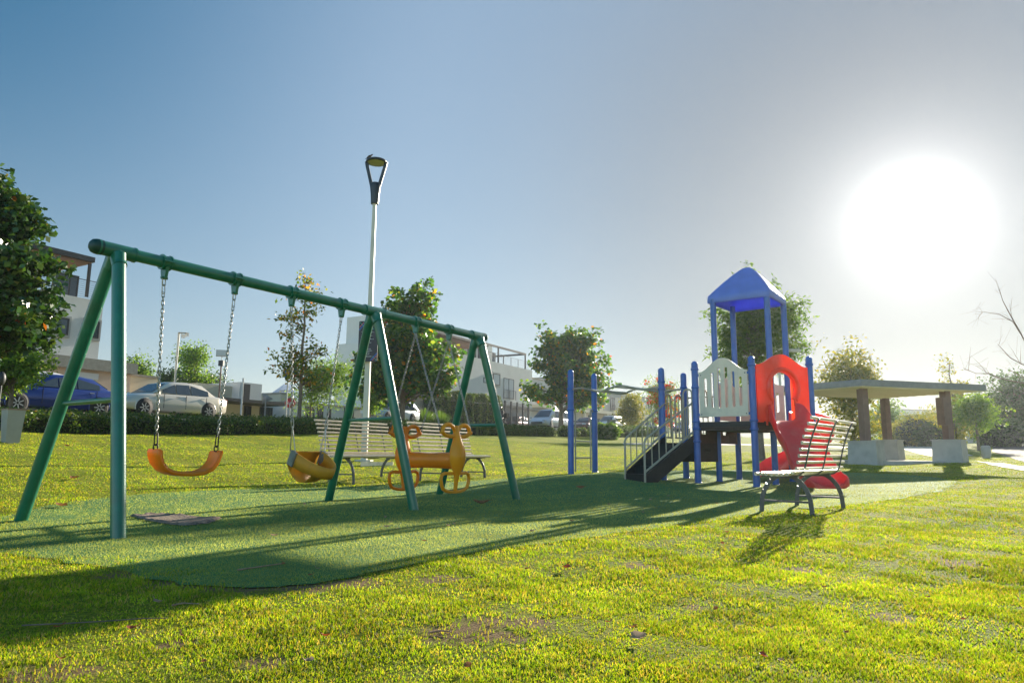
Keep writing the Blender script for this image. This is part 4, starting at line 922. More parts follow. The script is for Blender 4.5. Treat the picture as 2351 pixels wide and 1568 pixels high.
# ================================================================== TREES
LM = {}
LM['magnolia'] = leafmat('broad_leaves', [(0, (.02, .06, .015)), (.45, (.035, .09, .022)), (.8, (.07, .14, .03)), (.99, (.10, .14, .03)), (.993, (.4, .2, .02)), (.997, (.4, .1, .02)), (1, (.5, .03, .015))], .22, (1.8, 1.8, .6), .3, .6)
LM['almond'] = leafmat('mixed_autumn_leaves', [(0, (.03, .08, .02)), (.4, (.05, .13, .03)), (.7, (.09, .19, .035)), (.93, (.2, .27, .04)), (.965, (.42, .3, .03)), (.988, (.55, .2, .02)), (1, (.55, .07, .02))], .52, (1.9, 1.9, .6), .3, .6)
LM['sparse'] = leafmat('sparse_autumn_leaves', [(0, (.05, .1, .02)), (.4, (.1, .17, .025)), (.65, (.28, .3, .04)), (.82, (.5, .34, .04)), (.93, (.6, .22, .03)), (1, (.45, .08, .02))], .45, (1.9, 1.8, .6))
LM['light'] = leafmat('light_green_leaves', [(0, (.09, .18, .03)), (.5, (.16, .27, .04)), (1, (.27, .36, .06))], .5, (1.7, 1.7, .6))
LM['mid'] = leafmat('mid_green_leaves', [(0, (.06, .13, .03)), (.6, (.11, .19, .04)), (1, (.2, .27, .06))], .52, (1.8, 1.8, .7))
LM['dark'] = leafmat('dark_green_leaves', [(0, (.035, .08, .03)), (.6, (.06, .12, .035)), (1, (.11, .18, .05))], .4, (1.7, 1.7, .7))
LM['gold'] = leafmat('golden_green_leaves', [(0, (.12, .16, .03)), (.6, (.24, .25, .045)), (1, (.4, .32, .06))], .45, (1.7, 1.6, .6))
LM['hedge'] = leafmat('hedge_leaves', [(0, (.04, .09, .02)), (.6, (.09, .15, .03)), (.9, (.15, .22, .04)), (1, (.26, .17, .06))], .35, (1.7, 1.7, .6))
LM['flower'] = leafmat('red_flowers', [(0, (.75, .04, .01)), (.6, (.8, .1, .01)), (1, (.75, .03, .08))], .4, (1.2, 1, 1))
def leaves(C_, size, n, spread, aspect=.55, flat=.4, droop=0.0, seed=0):
    """n leaves scattered round the centres C_ (k,3)"""
    g = np.random.default_rng(seed); C_ = np.asarray(C_); ci = g.integers(0, len(C_), n); r_ = g.normal(0, 1, (n, 3)); r_ /= np.maximum(1, np.linalg.norm(r_, axis=1, keepdims=True) / 1.7)
    P = C_[ci] + r_ * spread * np.array([1, 1, .8]); P[:, 2] -= droop * np.abs(g.normal(0, 1, n))
    a = g.uniform(0, 2 * np.pi, n); el = g.uniform(-1.2, .6, n); d = np.stack([np.cos(a) * np.cos(el), np.sin(a) * np.cos(el), np.sin(el)], 1)
    u = g.normal(0, 1, (n, 3)); u[:, 2] += flat * 2; s = np.cross(d, u); s /= np.linalg.norm(s, axis=1, keepdims=True) + 1e-9; nr = np.cross(s, d)
    L = size * g.uniform(.65, 1.3, (n, 1)); W = L * aspect * .5
    V = np.stack([P, P + d * L * .5 + s * W + nr * L * .1, P + d * L, P + d * L * .5 - s * W + nr * L * .1], 1).reshape(-1, 3)
    return V, np.arange(n * 4).reshape(n, 4)
def tree(label, base, H, crown, nl, lsize, lm, tr=.12, group=None, cat='tree', name='tree', bark=None, nlimb=26, spread=None, seed=1, lean=(0, 0), trunk_top=.55, aspect=.55, droop=0, extra=None, twigs=1, hollow=.35):
    """crown: list of (dx, dy, z, rx, ry, rz) ellipsoids relative to the base"""
    rnd = random.Random(seed); base = Vector(base); t = thing(name, base, label, cat, group); zmin = min(c[2] - c[5] for c in crown); zmax = max(c[2] + c[5] for c in crown)
    tt = zmin + (zmax - zmin) * trunk_top; m = MB(); pts = []; nseg = 7
    for i in range(nseg + 1):
        k = i / nseg; pts.append(base + Vector((lean[0] * k + rnd.gauss(0, .012) * H * k * .5, lean[1] * k + rnd.gauss(0, .012) * H * k * .5, -.1 + (tt + .1) * k)))
    m.tube(pts, tr, 9, radii=[tr * (1.25 if i == 0 else 1) * (1 - .72 * (i / nseg) ** 1.2) for i in range(nseg + 1)])
    cs = []; wts = [c[3] * c[4] * c[5] for c in crown]
    for i in range(nlimb):
        c = rnd.choices(crown, wts)[0]
        while True:
            v = Vector((rnd.gauss(0, 1), rnd.gauss(0, 1), rnd.gauss(0, 1)))
            if v.length > .2: break
        v.normalize(); rr = rnd.uniform(.6, 1.0) + (rnd.uniform(.05, .28) if rnd.random() < .22 else 0) if rnd.random() < .8 else rnd.uniform(hollow, .7)
        e = base + Vector((c[0] + v.x * c[3] * rr, c[1] + v.y * c[4] * rr, c[2] + v.z * c[5] * rr))
        zs = max(zmin * .75, min(tt * .97, (e.z - base.z) - rnd.uniform(.15, .5) * math.hypot(e.x - base.x, e.y - base.y) - .1)); f = max(0.05, min(1, zs / tt)); ii = f * nseg; i0 = min(nseg - 1, int(ii)); s = pts[i0].lerp(pts[i0 + 1], ii - i0)
        mid_ = s.lerp(e, .5) + Vector((rnd.gauss(0, .08), rnd.gauss(0, .08), rnd.uniform(0, .12))) * (e - s).length
        lr = tr * .3 * (1 - .5 * f); q = [s, s.lerp(mid_, .5) + Vector((0, 0, .02)), mid_, mid_.lerp(e, .55), e]; m.tube(q, lr, 5, radii=[lr, lr * .8, lr * .6, lr * .35, lr * .12], cap=False)
        sp = spread or max(c[3], c[5]) * .16
        for k in (1, .85, .68) + ((.5,) if rr > .7 else ()):
            cs.append(tuple((mid_.lerp(e, (k - .5) / .5) if k > .5 else mid_) + Vector((rnd.gauss(0, sp), rnd.gauss(0, sp), rnd.gauss(0, sp)))))
        for _ in range(twigs):
            w = Vector((rnd.gauss(0, 1), rnd.gauss(0, 1), rnd.gauss(.2, 1))).normalized() * sp * 2; b_ = mid_.lerp(e, rnd.random()); m.tube([b_, b_ + w], lr * .12, 4, cap=False); cs.append(tuple(b_ + w))
    m.build('trunk', bark or M_bark, t)
    V, F_ = leaves(cs, lsize, nl, (spread or max(c[3] for c in crown) * .16) * 1.15, aspect, droop=droop, seed=seed); o = npmesh('crown', V - np.array(base), F_, lm, (0, 0, 0), t)
    if extra:
        em, frac, sz = extra; V, F_ = leaves(rnd.sample(cs, max(3, int(len(cs) * frac))), sz, int(nl * .12), (spread or .3) * .6, .8, seed=seed + 5); npmesh('blossom', V - np.array(base), F_, em, (0, 0, 0), t)
    return t
def mp(px, Y): return px / FPX * Y          # pixels to metres at depth Y
def treepx(label, px, Y, ptop, crown_px, nl, lsize_px, lm, basepy=None, **k):
    """crown_px: list of (cx, cy, rx, ry) in picture pixels at depth Y"""
    b = foot(px, Y, basepy or 960); cr = []
    for cx, cy, rx, ry in crown_px:
        p = at(cx, cy, Y); cr.append((p.x - b.x, 0, p.z - b.z, mp(rx, Y), mp(rx, Y) * .85, mp(ry, Y)))
    H = zat(b, ptop) - b.z; return tree(label, b, H, cr, nl, mp(lsize_px, Y), lm, **k)
treepx('big dark broad-leaved tree with a few orange leaves cut off by the left edge', -75, 16, 390, [(-10, 715, 145, 110), (-45, 520, 125, 110), (75, 610, 85, 45), (60, 480, 60, 30), (-50, 420, 85, 40)], 19000, 17, LM['magnolia'], tr=.16, nlimb=110, seed=3, spread=.13, aspect=.75, bark=M_barkd)
treepx('light green bushy tree low at the left edge below the dark one', 20, 21, 790, [(30, 835, 95, 36), (-30, 850, 70, 40)], 8000, 10, LM['light'], tr=.08, nlimb=50, seed=4, spread=.14)
treepx('thin sparse young tree with orange and yellow leaves behind the bucket swing', 686, 29, 630, [(680, 830, 80, 55), (690, 700, 60, 70), (735, 850, 60, 40), (650, 800, 45, 60)], 1700, 10, LM['sparse'], tr=.085, nlimb=60, seed=9, spread=.13, trunk_top=.9, twigs=3, bark=M_bark)
treepx('dense dark green tree with orange leaves behind the lamp post', 923, 35, 630, [(930, 835, 120, 75), (940, 700, 65, 62), (1010, 840, 62, 55), (855, 865, 58, 50), (935, 760, 88, 70)], 19000, 11, LM['almond'], tr=.15, nlimb=150, seed=12, spread=.17, aspect=.75)
treepx('round green tree with orange leaves behind the monkey bars', 1288, 51, 742, [(1300, 830, 92, 75), (1340, 890, 70, 42), (1250, 895, 55, 38), (1290, 780, 60, 35), (1370, 780, 30, 25)], 14000, 8.5, LM['almond'], tr=.2, nlimb=105, seed=15, spread=.21, aspect=.75)
treepx('tall feathery tree with drooping leaves rising behind the blue canopy', 1748, 25, 592, [(1745, 740, 115, 95), (1690, 810, 80, 70), (1810, 760, 68, 80), (1730, 645, 55, 45)], 16000, 11, LM['mid'], tr=.13, basepy=1060, nlimb=150, seed=21, spread=.13, aspect=.3, droop=.1)
treepx('airy tree with yellowish leaves behind the shelter roof', 1960, 36, 768, [(1935, 850, 75, 60), (1990, 880, 50, 45), (1900, 900, 40, 60), (1960, 950, 60, 60)], 8000, 9, LM['gold'], tr=.12, basepy=1010, nlimb=80, seed=23, spread=.26, aspect=.5)
treepx('slim conical young tree standing right of the shelter', 2195, 46, 805, [(2185, 900, 30, 85), (2200, 960, 45, 45)], 4000, 6, LM['gold'], tr=.09, basepy=1005, nlimb=60, seed=24, spread=.2, trunk_top=.92)
treepx('big dark green tree mass at the right edge of the park', 2330, 55, 880, [(2310, 925, 85, 50), (2380, 915, 80, 60), (2260, 960, 50, 35)], 14000, 6, LM['dark'], tr=.3, basepy=1010, nlimb=130, seed=27, spread=.45)
treepx('small light green tree beside the road at the right', 2245, 40, 905, [(2245, 945, 48, 42)], 4500, 6, LM['light'], tr=.08, basepy=1012, nlimb=50, seed=28, spread=.2)
treepx('round green tree seen under the shelter roof', 2030, 62, 920, [(2035, 965, 35, 42)], 5000, 5, LM['mid'], tr=.12, basepy=1008, nlimb=60, seed=29, spread=.3)
treepx('green tree behind the right hand shelter plinth', 2165, 66, 925, [(2150, 965, 32, 42), (2185, 975, 35, 35)], 4000, 5, LM['gold'], tr=.12, basepy=1008, nlimb=50, seed=30, spread=.3)
treepx('small golden green tree in front of the far houses', 1452, 62, 905, [(1455, 935, 30, 30), (1440, 962, 28, 22)], 4500, 5, LM['gold'], tr=.09, basepy=988, nlimb=50, seed=31, spread=.22)
treepx('flame tree with red blossoms behind the stair posts', 1520, 46, 850, [(1525, 905, 48, 35), (1505, 875, 22, 22), (1530, 945, 40, 25)], 4500, 5.5, LM['light'], tr=.1, basepy=990, nlimb=60, seed=33, spread=.2, aspect=.3, extra=(LM['flower'], .25, .22))
treepx('pointed light green tree behind the beige garage wall', 440, 62, 782, [(440, 860, 42, 60), (435, 815, 26, 35)], 6000, 6, LM['light'], tr=.15, basepy=950, nlimb=70, seed=35, spread=.3, trunk_top=.9)
treepx('dark bushy tree beside the flag pole', 392, 60, 845, [(390, 880, 28, 30)], 2500, 6, LM['dark'], tr=.12, basepy=950, nlimb=40, seed=36, spread=.3)
treepx('spiky dark tree top above the beige garage roof', 300, 52, 822, [(305, 862, 34, 34)], 3000, 7, LM['mid'], tr=.12, basepy=950, nlimb=40, seed=37, spread=.3)
treepx('dark low tree top behind the small modern house', 495, 64, 855, [(480, 885, 36, 22)], 2000, 6, LM['dark'], tr=.12, basepy=950, nlimb=30, seed=38, spread=.3)
treepx('wispy willow-like tree between the sparse tree and the lamp post', 712, 43, 835, [(750, 865, 60, 48), (715, 905, 42, 38), (795, 865, 40, 52)], 6500, 8, LM['light'], tr=.07, basepy=955, nlimb=70, seed=40, spread=.26, aspect=.25, droop=.15)
treepx('light green young tree right of the lamp post base', 850, 40, 895, [(860, 915, 28, 25)], 1800, 7, LM['light'], tr=.05, basepy=960, nlimb=30, seed=41, spread=.18)
# bare tree beyond the right edge
bt = foot(2440, 27, 1040); t = thing('bare_tree', bt, 'leafless tree whose thin branches reach in from the right edge', 'tree'); m = MB()
m.tube([bt - UZ * .1, V2(at(2420, 960, 27), at(2420, 960, 27).z), at(2400, 900, 27), at(2362, 800, 27)], .1, 8, radii=[.13, .1, .08, .05])
def branch(pts, r0, seed=0, sub=4):
    rnd = random.Random(seed); P = [at(*p) for p in pts]; m.tube(P, r0, 6, radii=[r0 * (1 - .85 * i / (len(P) - 1)) for i in range(len(P))], cap=False)
    for i in range(sub):
        a = rnd.randint(1, len(P) - 2); s = P[a].lerp(P[a + 1], rnd.random()); d = (P[a + 1] - P[a]).normalized(); w = Vector((rnd.gauss(0, .7), rnd.gauss(0, .5), rnd.gauss(.2, .7)))
        e = s + (d + w).normalized() * rnd.uniform(.35, .9); mm_ = s.lerp(e, .5) + Vector((0, 0, .05)); m.tube([s, mm_, e], r0 * .25, 4, radii=[r0 * .28, r0 * .18, r0 * .06], cap=False)
        for _ in range(2): q = mm_ + Vector((rnd.gauss(0, .25), rnd.gauss(0, .2), rnd.gauss(.05, .25))); m.tube([mm_, q], r0 * .1, 4, cap=False)
branch([(2362, 800, 27), (2335, 750, 27), (2315, 715, 26.9), (2302, 690, 26.8), (2297, 672, 26.8)], .03, 1, 6)
branch([(2342, 765, 27), (2325, 738, 26.7), (2295, 722, 26.5), (2258, 716, 26.3), (2248, 722, 26.2)], .02, 2, 6)
branch([(2400, 900, 27), (2352, 880, 26.8), (2310, 872, 26.6), (2270, 858, 26.4), (2240, 857, 26.3), (2212, 845, 26.2)], .033, 3, 10)
branch([(2380, 850, 27), (2351, 838, 26.8), (2320, 822, 26.7), (2300, 800, 26.6), (2290, 790, 26.6)], .026, 4, 8)
branch([(2370, 880, 27), (2340, 862, 27.2), (2320, 850, 27.3), (2308, 866, 27.4), (2290, 875, 27.4)], .02, 5, 6)
m.build('trunk', M_twig, t)
# ================================================================== HEDGES AND SHRUBS
def hedge(label, s0, s1, n0, n1, h, nl, lsize, seed, cat='hedge', name='hedge', group=None, z0=0):
    g = np.random.default_rng(seed); s = g.uniform(s0, s1, nl); k = g.random(nl); wv = .06 * np.sin(s * 3) + .05 * np.sin(s * 7.7)
    n_ = n0 + (n1 - n0) * g.random(nl); z = h * (1 + wv) * g.random(nl) ** .7
    f = g.random(nl); n_ = np.where(f < .45, n0 + g.normal(0, .04, nl) + .1 * np.sin(s * 5), n_); z = np.where(f >= .45, h * (1 + wv) + g.normal(0, .05, nl), z)
    X = s * ST.x + n_ * SNn.x; Y = s * ST.y + n_ * SNn.y; Z = ground(X, Y) + z + z0; P = np.stack([X, Y, Z], 1); a, b = xy((s0 + s1) / 2, (n0 + n1) / 2); o = (a, b, gz(a, b))
    V, F_ = leaves(P, lsize, nl, lsize * .3, .6, flat=.2, seed=seed); t = thing(name, o, label, cat, group); npmesh('foliage', V - np.array(o), F_, LM['hedge'], (0, 0, 0), t)
    m = MB(); K = max(2, int((s1 - s0) / 2))
    for i in range(K):
        sa_, sb_ = s0 + (s1 - s0) * i / K, s0 + (s1 - s0) * (i + 1) / K; q = []
        for s_, n2 in ((sa_, n0 + .1), (sb_, n0 + .1), (sb_, n1 - .1), (sa_, n1 - .1)): x, y = xy(s_, n2); q.append(Vector((x, y, gz(x, y) + z0 - .05)))
        m.prism(q, UZ * (h * .82))
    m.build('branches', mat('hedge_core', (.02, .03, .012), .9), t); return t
hedge('long low clipped hedge along the street behind the left swings', 5.5, 31, 20.2, 21.5, .5, 30000, .075, 50)
hedge('low hedge stretch between the benches and the small clipped shrubs', 31.5, 41.0, 19.8, 21.0, .5, 14000, .08, 51)
hedge('short clipped hedge block behind the monkey bar posts', 53.5, 57.5, 19.0, 20.4, .75, 5000, .1, 52)
hedge('tall clipped green hedge in front of the white three storey house', 46.5, 57.8, 33.6, 34.6, 2.9, 22000, .13, 53)
SHR = ['clipped round shrub %s of the row behind the right swing legs' % q for q in ('at the left end', 'second from the left end', 'third from the left end', 'fourth from the left end', 'fifth from the left end', 'sixth from the left end', 'seventh from the left end', 'eighth from the left end')] + ['clipped shrub just right of the short hedge block', 'last clipped shrub at the right end, right of the monkey bar posts']
for i, (s, n, r_) in enumerate(((42.3, 19.7, .5), (43.5, 19.6, .42), (44.9, 19.6, .42), (46.6, 19.5, .5), (48.2, 19.4, .42), (49.4, 19.4, .48), (51.0, 19.3, .48), (52.4, 19.2, .45), (58.8, 19, .5), (59.9, 19, .45))):
    x, y = xy(s, n); o = Vector((x, y, gz(x, y))); t = thing('round_shrub', o, SHR[i], 'shrub', 'row of small clipped shrubs')
    g = np.random.default_rng(100 + i); v = g.normal(0, 1, (1700, 3)); v /= np.linalg.norm(v, axis=1, keepdims=True); P = v * np.array([r_, r_, r_ * .85]) * g.uniform(.85, 1.05, (1700, 1)) + np.array([0, 0, r_ * .62]); P[:, 2] = np.maximum(P[:, 2], 0)
    V, F_ = leaves(P, .085, 1700, .02, .6, flat=.2, seed=200 + i); npmesh('foliage', V, F_, LM['hedge'], (0, 0, 0), t)
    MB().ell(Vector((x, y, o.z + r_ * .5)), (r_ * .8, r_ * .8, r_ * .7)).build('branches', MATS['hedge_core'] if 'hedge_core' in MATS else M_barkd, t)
for i, (px, Y, r_, lb, lm) in enumerate(((2110, 52, 1.9, 'wide golden bush beyond the curving path under the shelter', 'gold'), (2150, 50, 1.3, 'darker rounded bush right of the golden bush beside the path', 'dark'), (2075, 55, 1.4, 'low bush at the left end of the bushes beyond the path', 'gold'), (2300, 48, 1.5, 'clipped dark bush beside the road at the right edge', 'dark'), (1390, 47, .8, 'spiky leaved plant behind the shrubs near the parked minivan', 'mid'))):
    p = foot(px, Y, 1000); t = thing('bush', p, lb, 'bush'); g = np.random.default_rng(300 + i); v = g.normal(0, 1, (3800, 3)); v /= np.linalg.norm(v, axis=1, keepdims=True)
    P = v * np.array([r_ * 1.1, r_, r_ * .8]) * (g.uniform(.75, 1.05, (3800, 1)) + .1 * np.sin(v[:, :1] * 7 + v[:, 2:3] * 5)) + np.array([0, 0, r_ * .5]); V, F_ = leaves(P, .2, 3800, .04, .4, seed=320 + i); npmesh('foliage', V, F_, LM[lm], (0, 0, 0), t)
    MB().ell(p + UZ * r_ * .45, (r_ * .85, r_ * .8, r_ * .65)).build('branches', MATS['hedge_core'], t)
for i, (px, n, h, lb) in enumerate(((975, 30, 1.0, 'spiky grass clump left of the tall hedge by the cream wall'), (1010, 31, 1.0, 'spiky grass clump touching the left end of the tall hedge'))):
    s, z = onplane(px, 955, n); x, y = xy(s, n); o = (x, y, gz(x, y)); g = np.random.default_rng(400 + i); k = 500; a = g.uniform(0, 6.28, k); r_ = g.random(k) ** .5 * .9; c = np.stack([np.cos(a) * r_ * .3, np.sin(a) * r_ * .3, np.zeros(k)], 1); tp_ = np.stack([np.cos(a) * r_ * 1.1, np.sin(a) * r_ * 1.1, h * 1.3 * (1.1 - r_ * .5)], 1); sd = np.stack([-np.sin(a), np.cos(a), np.zeros(k)], 1) * .03
    V = np.stack([c - sd, c + sd, tp_ + sd * .1, tp_ - sd * .1], 1).reshape(-1, 3); tag(npmesh('grass_clump', V + np.array(o), np.arange(k * 4).reshape(k, 4), LM['mid'], o), lb, 'plant')
# ================================================================== BUILDINGS
def bsn(m, s0, s1, n0, n1, z0, z1):
    P = [Vector((*xy(s, n), z0)) for s, n in ((s0, n0), (s1, n0), (s1, n1), (s0, n1))]; m.prism(P, UZ * (z1 - z0)); return m
def house(name, label, s, n, cat='house', group=None):
    x, y = xy(s, n); return thing(name, (x, y, gz(x, y)), label, cat, group)
def window(par, n, s0, s1, z0, z1, glass=None, frame=M_metal, mull=1, depth=.06, name='window', side=None):
    """window on the wall facing the park at distance n"""
    m = MB(); w = .06; f0 = n - depth
    bsn(m, s0, s1, f0, n + .02, z0, z0 + w); bsn(m, s0, s1, f0, n + .02, z1 - w, z1); bsn(m, s0, s0 + w, f0 + .003, n + .02, z0 + w, z1 - w); bsn(m, s1 - w, s1, f0 + .003, n + .02, z0 + w, z1 - w)
    for k in range(1, mull + 1): c = s0 + (s1 - s0) * k / (mull + 1); bsn(m, c - .03, c + .03, f0 + .006, n + .02, z0 + w, z1 - w)
    o = m.build(name, frame, par); g = MB(); bsn(g, s0 + w, s1 - w, n - .02, n - .012, z0 + w, z1 - w); p = g.build('pane', glass or M_glass, par); p.parent = o; return o
def railing(par, n, s0, s1, z0, h=.95, step=None, bars=9, mt=M_metal):
    m = MB()
    for k in range(bars): z = z0 + .1 + (h - .1) * k / (bars - 1); bsn(m, s0, s1, n - .015, n + .01, z, z + (.035 if k == bars - 1 else .014))
    k = max(2, int((s1 - s0) / 1.6)); 
    for i in range(k + 1): c = s0 + (s1 - s0) * i / k; bsn(m, c - .025, c + .025, n - .02, n + .02, z0, z0 + h + .02)
    return m.build('railing', mt, par)
def opening(par, n, s0, s1, z0, z1, name='doorway', mt=None):
    m = MB(); bsn(m, s0, s1, n - .012, n + .03, z0, z1); return m.build(name, mt or M_darkin, par)
GZN = lambda s, n: gz(*xy(s, n))
# --- villa at the left edge
sv1 = onplane(230, 768, 36)[0]; zt_v = onplane(230, 692, 36)[1]; zlow = onplane(230, 830, 36)[1]; g0v = GZN(sv1, 36) - .3; s0v = sv1 - 14
h = house('white_villa', 'white three storey villa with wooden roof terrace at the left edge', (s0v + sv1) / 2, 36)
m = MB(); bsn(m, s0v, sv1, 36, 46, zlow, zt_v); m.build('upper_wall', M_stucco, h)
m = MB(); bsn(m, s0v, sv1 + 1.7, 35.2, 46, zlow - .55, zlow); m.build('floor_band', M_ccoping, h)
m = MB(); bsn(m, s0v, sv1 + 1.6, 35.6, 46, g0v, zlow - .55); m.build('ground_floor_wall', M_pink, h)
m = MB(); bsn(m, s0v, sv1 - 2.3, 38, 46, zt_v, zt_v + 2.7); m.build('penthouse_wall', M_cream, h)
s_a, z_a = onplane(218, 608, 35.2); s_b, _ = onplane(115, 590, 35.2)
m = MB(); bsn(m, s0v, s_a + .1, 35.4, 45, z_a + .16, z_a + .42); m.build('roof', M_metal, h)
m = MB(); bsn(m, s0v + .1, s_a - .0, 35.5, 44.9, z_a + .08, z_a + .157); m.build('soffit', M_wood, h)
for s_ in (s_a - .05, s_a - 5.5): m = MB(); bsn(m, s_ - .06, s_ + .06, 35.5, 35.62, zt_v, z_a + .08); m.build('terrace_column', M_metal, h)
railing(h, 36.1, s0v + 1, sv1 - .1, zt_v)
for pa, pb in (((112, 725), (152, 770)), ((196, 735), (222, 778))):
    (a, z1_), (b, z0_) = onplane(*pa, 36), onplane(*pb, 36); m = MB(); bsn(m, a - .12, b + .12, 35.9, 36.02, z0_ - .12, z1_ + .12); m.build('window_surround', M_grey, h); window(h, 35.9, a, b, z0_, z1_, mull=0)
a, z1_ = onplane(150, 628, 38); b, z0_ = onplane(158, 680, 38); window(h, 38, a - .6, b + .4, zt_v + .1, z1_, mull=0)
a, z1_ = onplane(178, 868, 35.6); b, z0_ = onplane(219, 912, 35.6); m = MB()
for k in range(12): z = g0v + .3 + (z1_ - g0v - .3) * k / 12; bsn(m, a, b, 35.56 - (.01 if k % 2 else 0), 35.62, z, z + (z1_ - g0v - .3) / 12)
m.build('garage_shutter', M_garage, h); m = MB(); bsn(m, a, b, 35.5, 35.6, z1_, z1_ + .3); m.build('shutter_box', M_stucco, h)
opening(h, 35.6, onplane(30, 880, 35.6)[0], onplane(68, 880, 35.6)[0], g0v + .6, onplane(50, 880, 35.6)[1]); opening(h, 35.6, onplane(82, 880, 35.6)[0], onplane(96, 880, 35.6)[0], g0v + .6, onplane(50, 882, 35.6)[1])
# --- garage wall
sa_, za_ = onplane(272, 860, 37); sb_, zb_2 = onplane(364, 866, 37); h = house('garage_building', 'low beige flat-roofed garage building right of the villa', (sa_ + sb_) / 2, 37)
m = MB(); bsn(m, sa_, sb_, 37, 44, GZN(sa_, 37) - .4, za_); m.build('wall', M_cream, h); m = MB(); bsn(m, sa_, sb_, 36.9, 44.1, za_, za_ + .12); m.build('coping', M_ccoping, h)
opening(h, 37, onplane(274, 905, 37)[0], onplane(318, 905, 37)[0], GZN(sa_, 37), onplane(300, 901, 37)[1], 'garage_opening')
# --- small modern house
h = house('modern_house', 'small white modern house with thin black canopy roof and dark slat panel', onplane(530, 900, 36)[0], 37)
s0_, zt0 = onplane(461, 882, 37); s1_, _ = onplane(592, 884, 37); s5, zc_ = onplane(470, 913, 35); s6, zc2 = onplane(662, 931, 35); sc_, _ = onplane(540, 900, 37)
m = MB(); bsn(m, s0_, sc_, 37.3, 43, zc_ + .1, zt0 + .1); m.build('upper_wall', M_cream, h)
m = MB(); bsn(m, sc_, s1_, 36.6, 43, zc_ + .1, onplane(580, 880, 36.6)[1]); m.build('upper_wall', M_stucco, h)
a = onplane(558, 900, 36.6)[0]; b = onplane(572, 900, 36.6)[0]; m = MB(); bsn(m, a, b, 36.52, 36.6, zc_ + .2, onplane(565, 880, 36.6)[1] - .05); m.build('slat_panel', M_metal, h)
m = MB(); bsn(m, s0_ - .2, s6, 34.8, 43, zc_ - .08, zc_ + .098); m.build('canopy_roof', M_metal, h)
m = MB(); bsn(m, s0_ + .3, s1_ + .4, 37, 43, GZN(s0_, 37) - .4, zc_ - .08); m.build('ground_floor_wall', M_cream, h)
for a, b in ((485, 510), (560, 576), (596, 625)):
    window(h, 37, onplane(a, 940, 37)[0], onplane(b, 940, 37)[0], GZN(s0_, 37) - .1, zc_ - .12, mull=3)
# --- house behind the street signs and willow
def simple_house(label, pa, pb, n, ptop, wins=(), mt=M_stucco, cop=True, depth=9, name='white_house', zofs=0):
    a, zt_ = onplane(pa, ptop, n); b, _ = onplane(pb, ptop, n); h = house(name, label, (a + b) / 2, n); g0 = min(GZN(a, n), GZN(b, n)) - .6
    m = MB(); bsn(m, a, b, n, n + depth, g0, zt_); m.build('wall', mt, h)
    if cop: m = MB(); bsn(m, a - .05, b + .05, n - .06, n + depth + .05, zt_, zt_ + .14); m.build('coping', M_ccoping, h)
    return h, a, b, g0, zt_
h, a, b, g0, z1_ = simple_house('low white house with dark doors behind the thin sparse tree', 668, 830, 36.5, 925)
for p, q, y in ((700, 722, 932), (728, 742, 932), (752, 760, 932), (790, 812, 934)): window(h, 36.5, onplane(p, y, 36.5)[0], onplane(q, y, 36.5)[0], g0 + .5, onplane(p, y, 36.5)[1], mull=2)
h, a, b, g0, z1_ = simple_house('beige one storey house right of the black canopy', 645, 668, 39, 905, mt=M_cream)
h, a, b, g0, z1_ = simple_house('far grey white house below the distant hill', 592, 668, 75, 926, mt=M_grey, name='distant_house')
# --- cream garden wall
a, z1_ = onplane(835, 932, 35); b, _ = onplane(1003, 932, 35); w = house('garden_wall', 'cream garden wall behind the small silver car', (a + b) / 2, 35, 'wall'); m = MB(); bsn(m, a, b, 35, 35.25, GZN(a, 35) - .5, GZN(a, 35) + 2.3); m.build('wall_panel', M_cream, w); m = MB(); bsn(m, a, b, 34.95, 35.3, GZN(a, 35) + 2.3, GZN(a, 35) + 2.4); m.build('coping', M_ccoping, w)
# --- three storey white house
n3 = 37.0; a, zr = onplane(905, 838, n3); b, _ = onplane(1212, 838, n3); ter = onplane(1070, 816, n3)[1]; g0 = GZN(a, n3) - .6; c1 = onplane(1157, 850, n3)[0]
h = house('white_terraced_house', 'white three storey house with roof terrace behind the right swing legs', (a + b) / 2, n3)
m = MB(); bsn(m, a, c1, n3, 43.5, g0, ter); m.build('wall', M_stucco, h)
c0_ = onplane(1130, 816, n3 + 3)[0]
m = MB(); bsn(m, a + 1, c0_, n3 + 3, 43.4, ter, ter + 2.6); m.build('penthouse_wall', M_stucco, h)
sr, zr_ = onplane(1122, 796, n3 - .3); m = MB(); bsn(m, a + 2, sr, n3 - .3, 43.3, zr_ + .02, zr_ + .22); m.build('roof', M_metal, h); m = MB(); bsn(m, a + 2.1, sr - .1, n3 - .2, 43.2, zr_ - .08, zr_ + .017); m.build('soffit', M_wood, h)
for s_ in (sr - .2,): m = MB(); bsn(m, s_ - .08, s_ + .08, n3, n3 + .16, ter, zr_ - .08); m.build('terrace_column', M_metal, h)
railing(h, n3 + .1, a + .2, c1, ter, bars=8)
for p, q, y0, y1, nn_ in ((1073, 1092, 800, 838, n3 + 3), (1097, 1108, 800, 838, n3 + 3)): window(h, nn_, onplane(p, 820, nn_)[0], onplane(q, 820, nn_)[0], ter + .1, ter + 2.1)
(a1, zt1), (b1, zb1) = onplane(1130, 857, n3), onplane(1145, 885, n3); m = MB(); bsn(m, a1 - .15, b1 + .15, n3 - .12, n3 + .02, zb1 - .15, zt1 + .15); m.build('window_surround', M_grey, h); window(h, n3 - .12, a1, b1, zb1, zt1, M_lglass, mull=0)
(a1, zt1), (b1, zb1) = onplane(1110, 866, n3), onplane(1119, 880, n3); window(h, n3, a1, b1, zb1, zt1, M_lglass, mull=0)
(a1, zt1), (b1, zb1) = onplane(1155 - 1, 867, n3), onplane(1178, 917, n3)
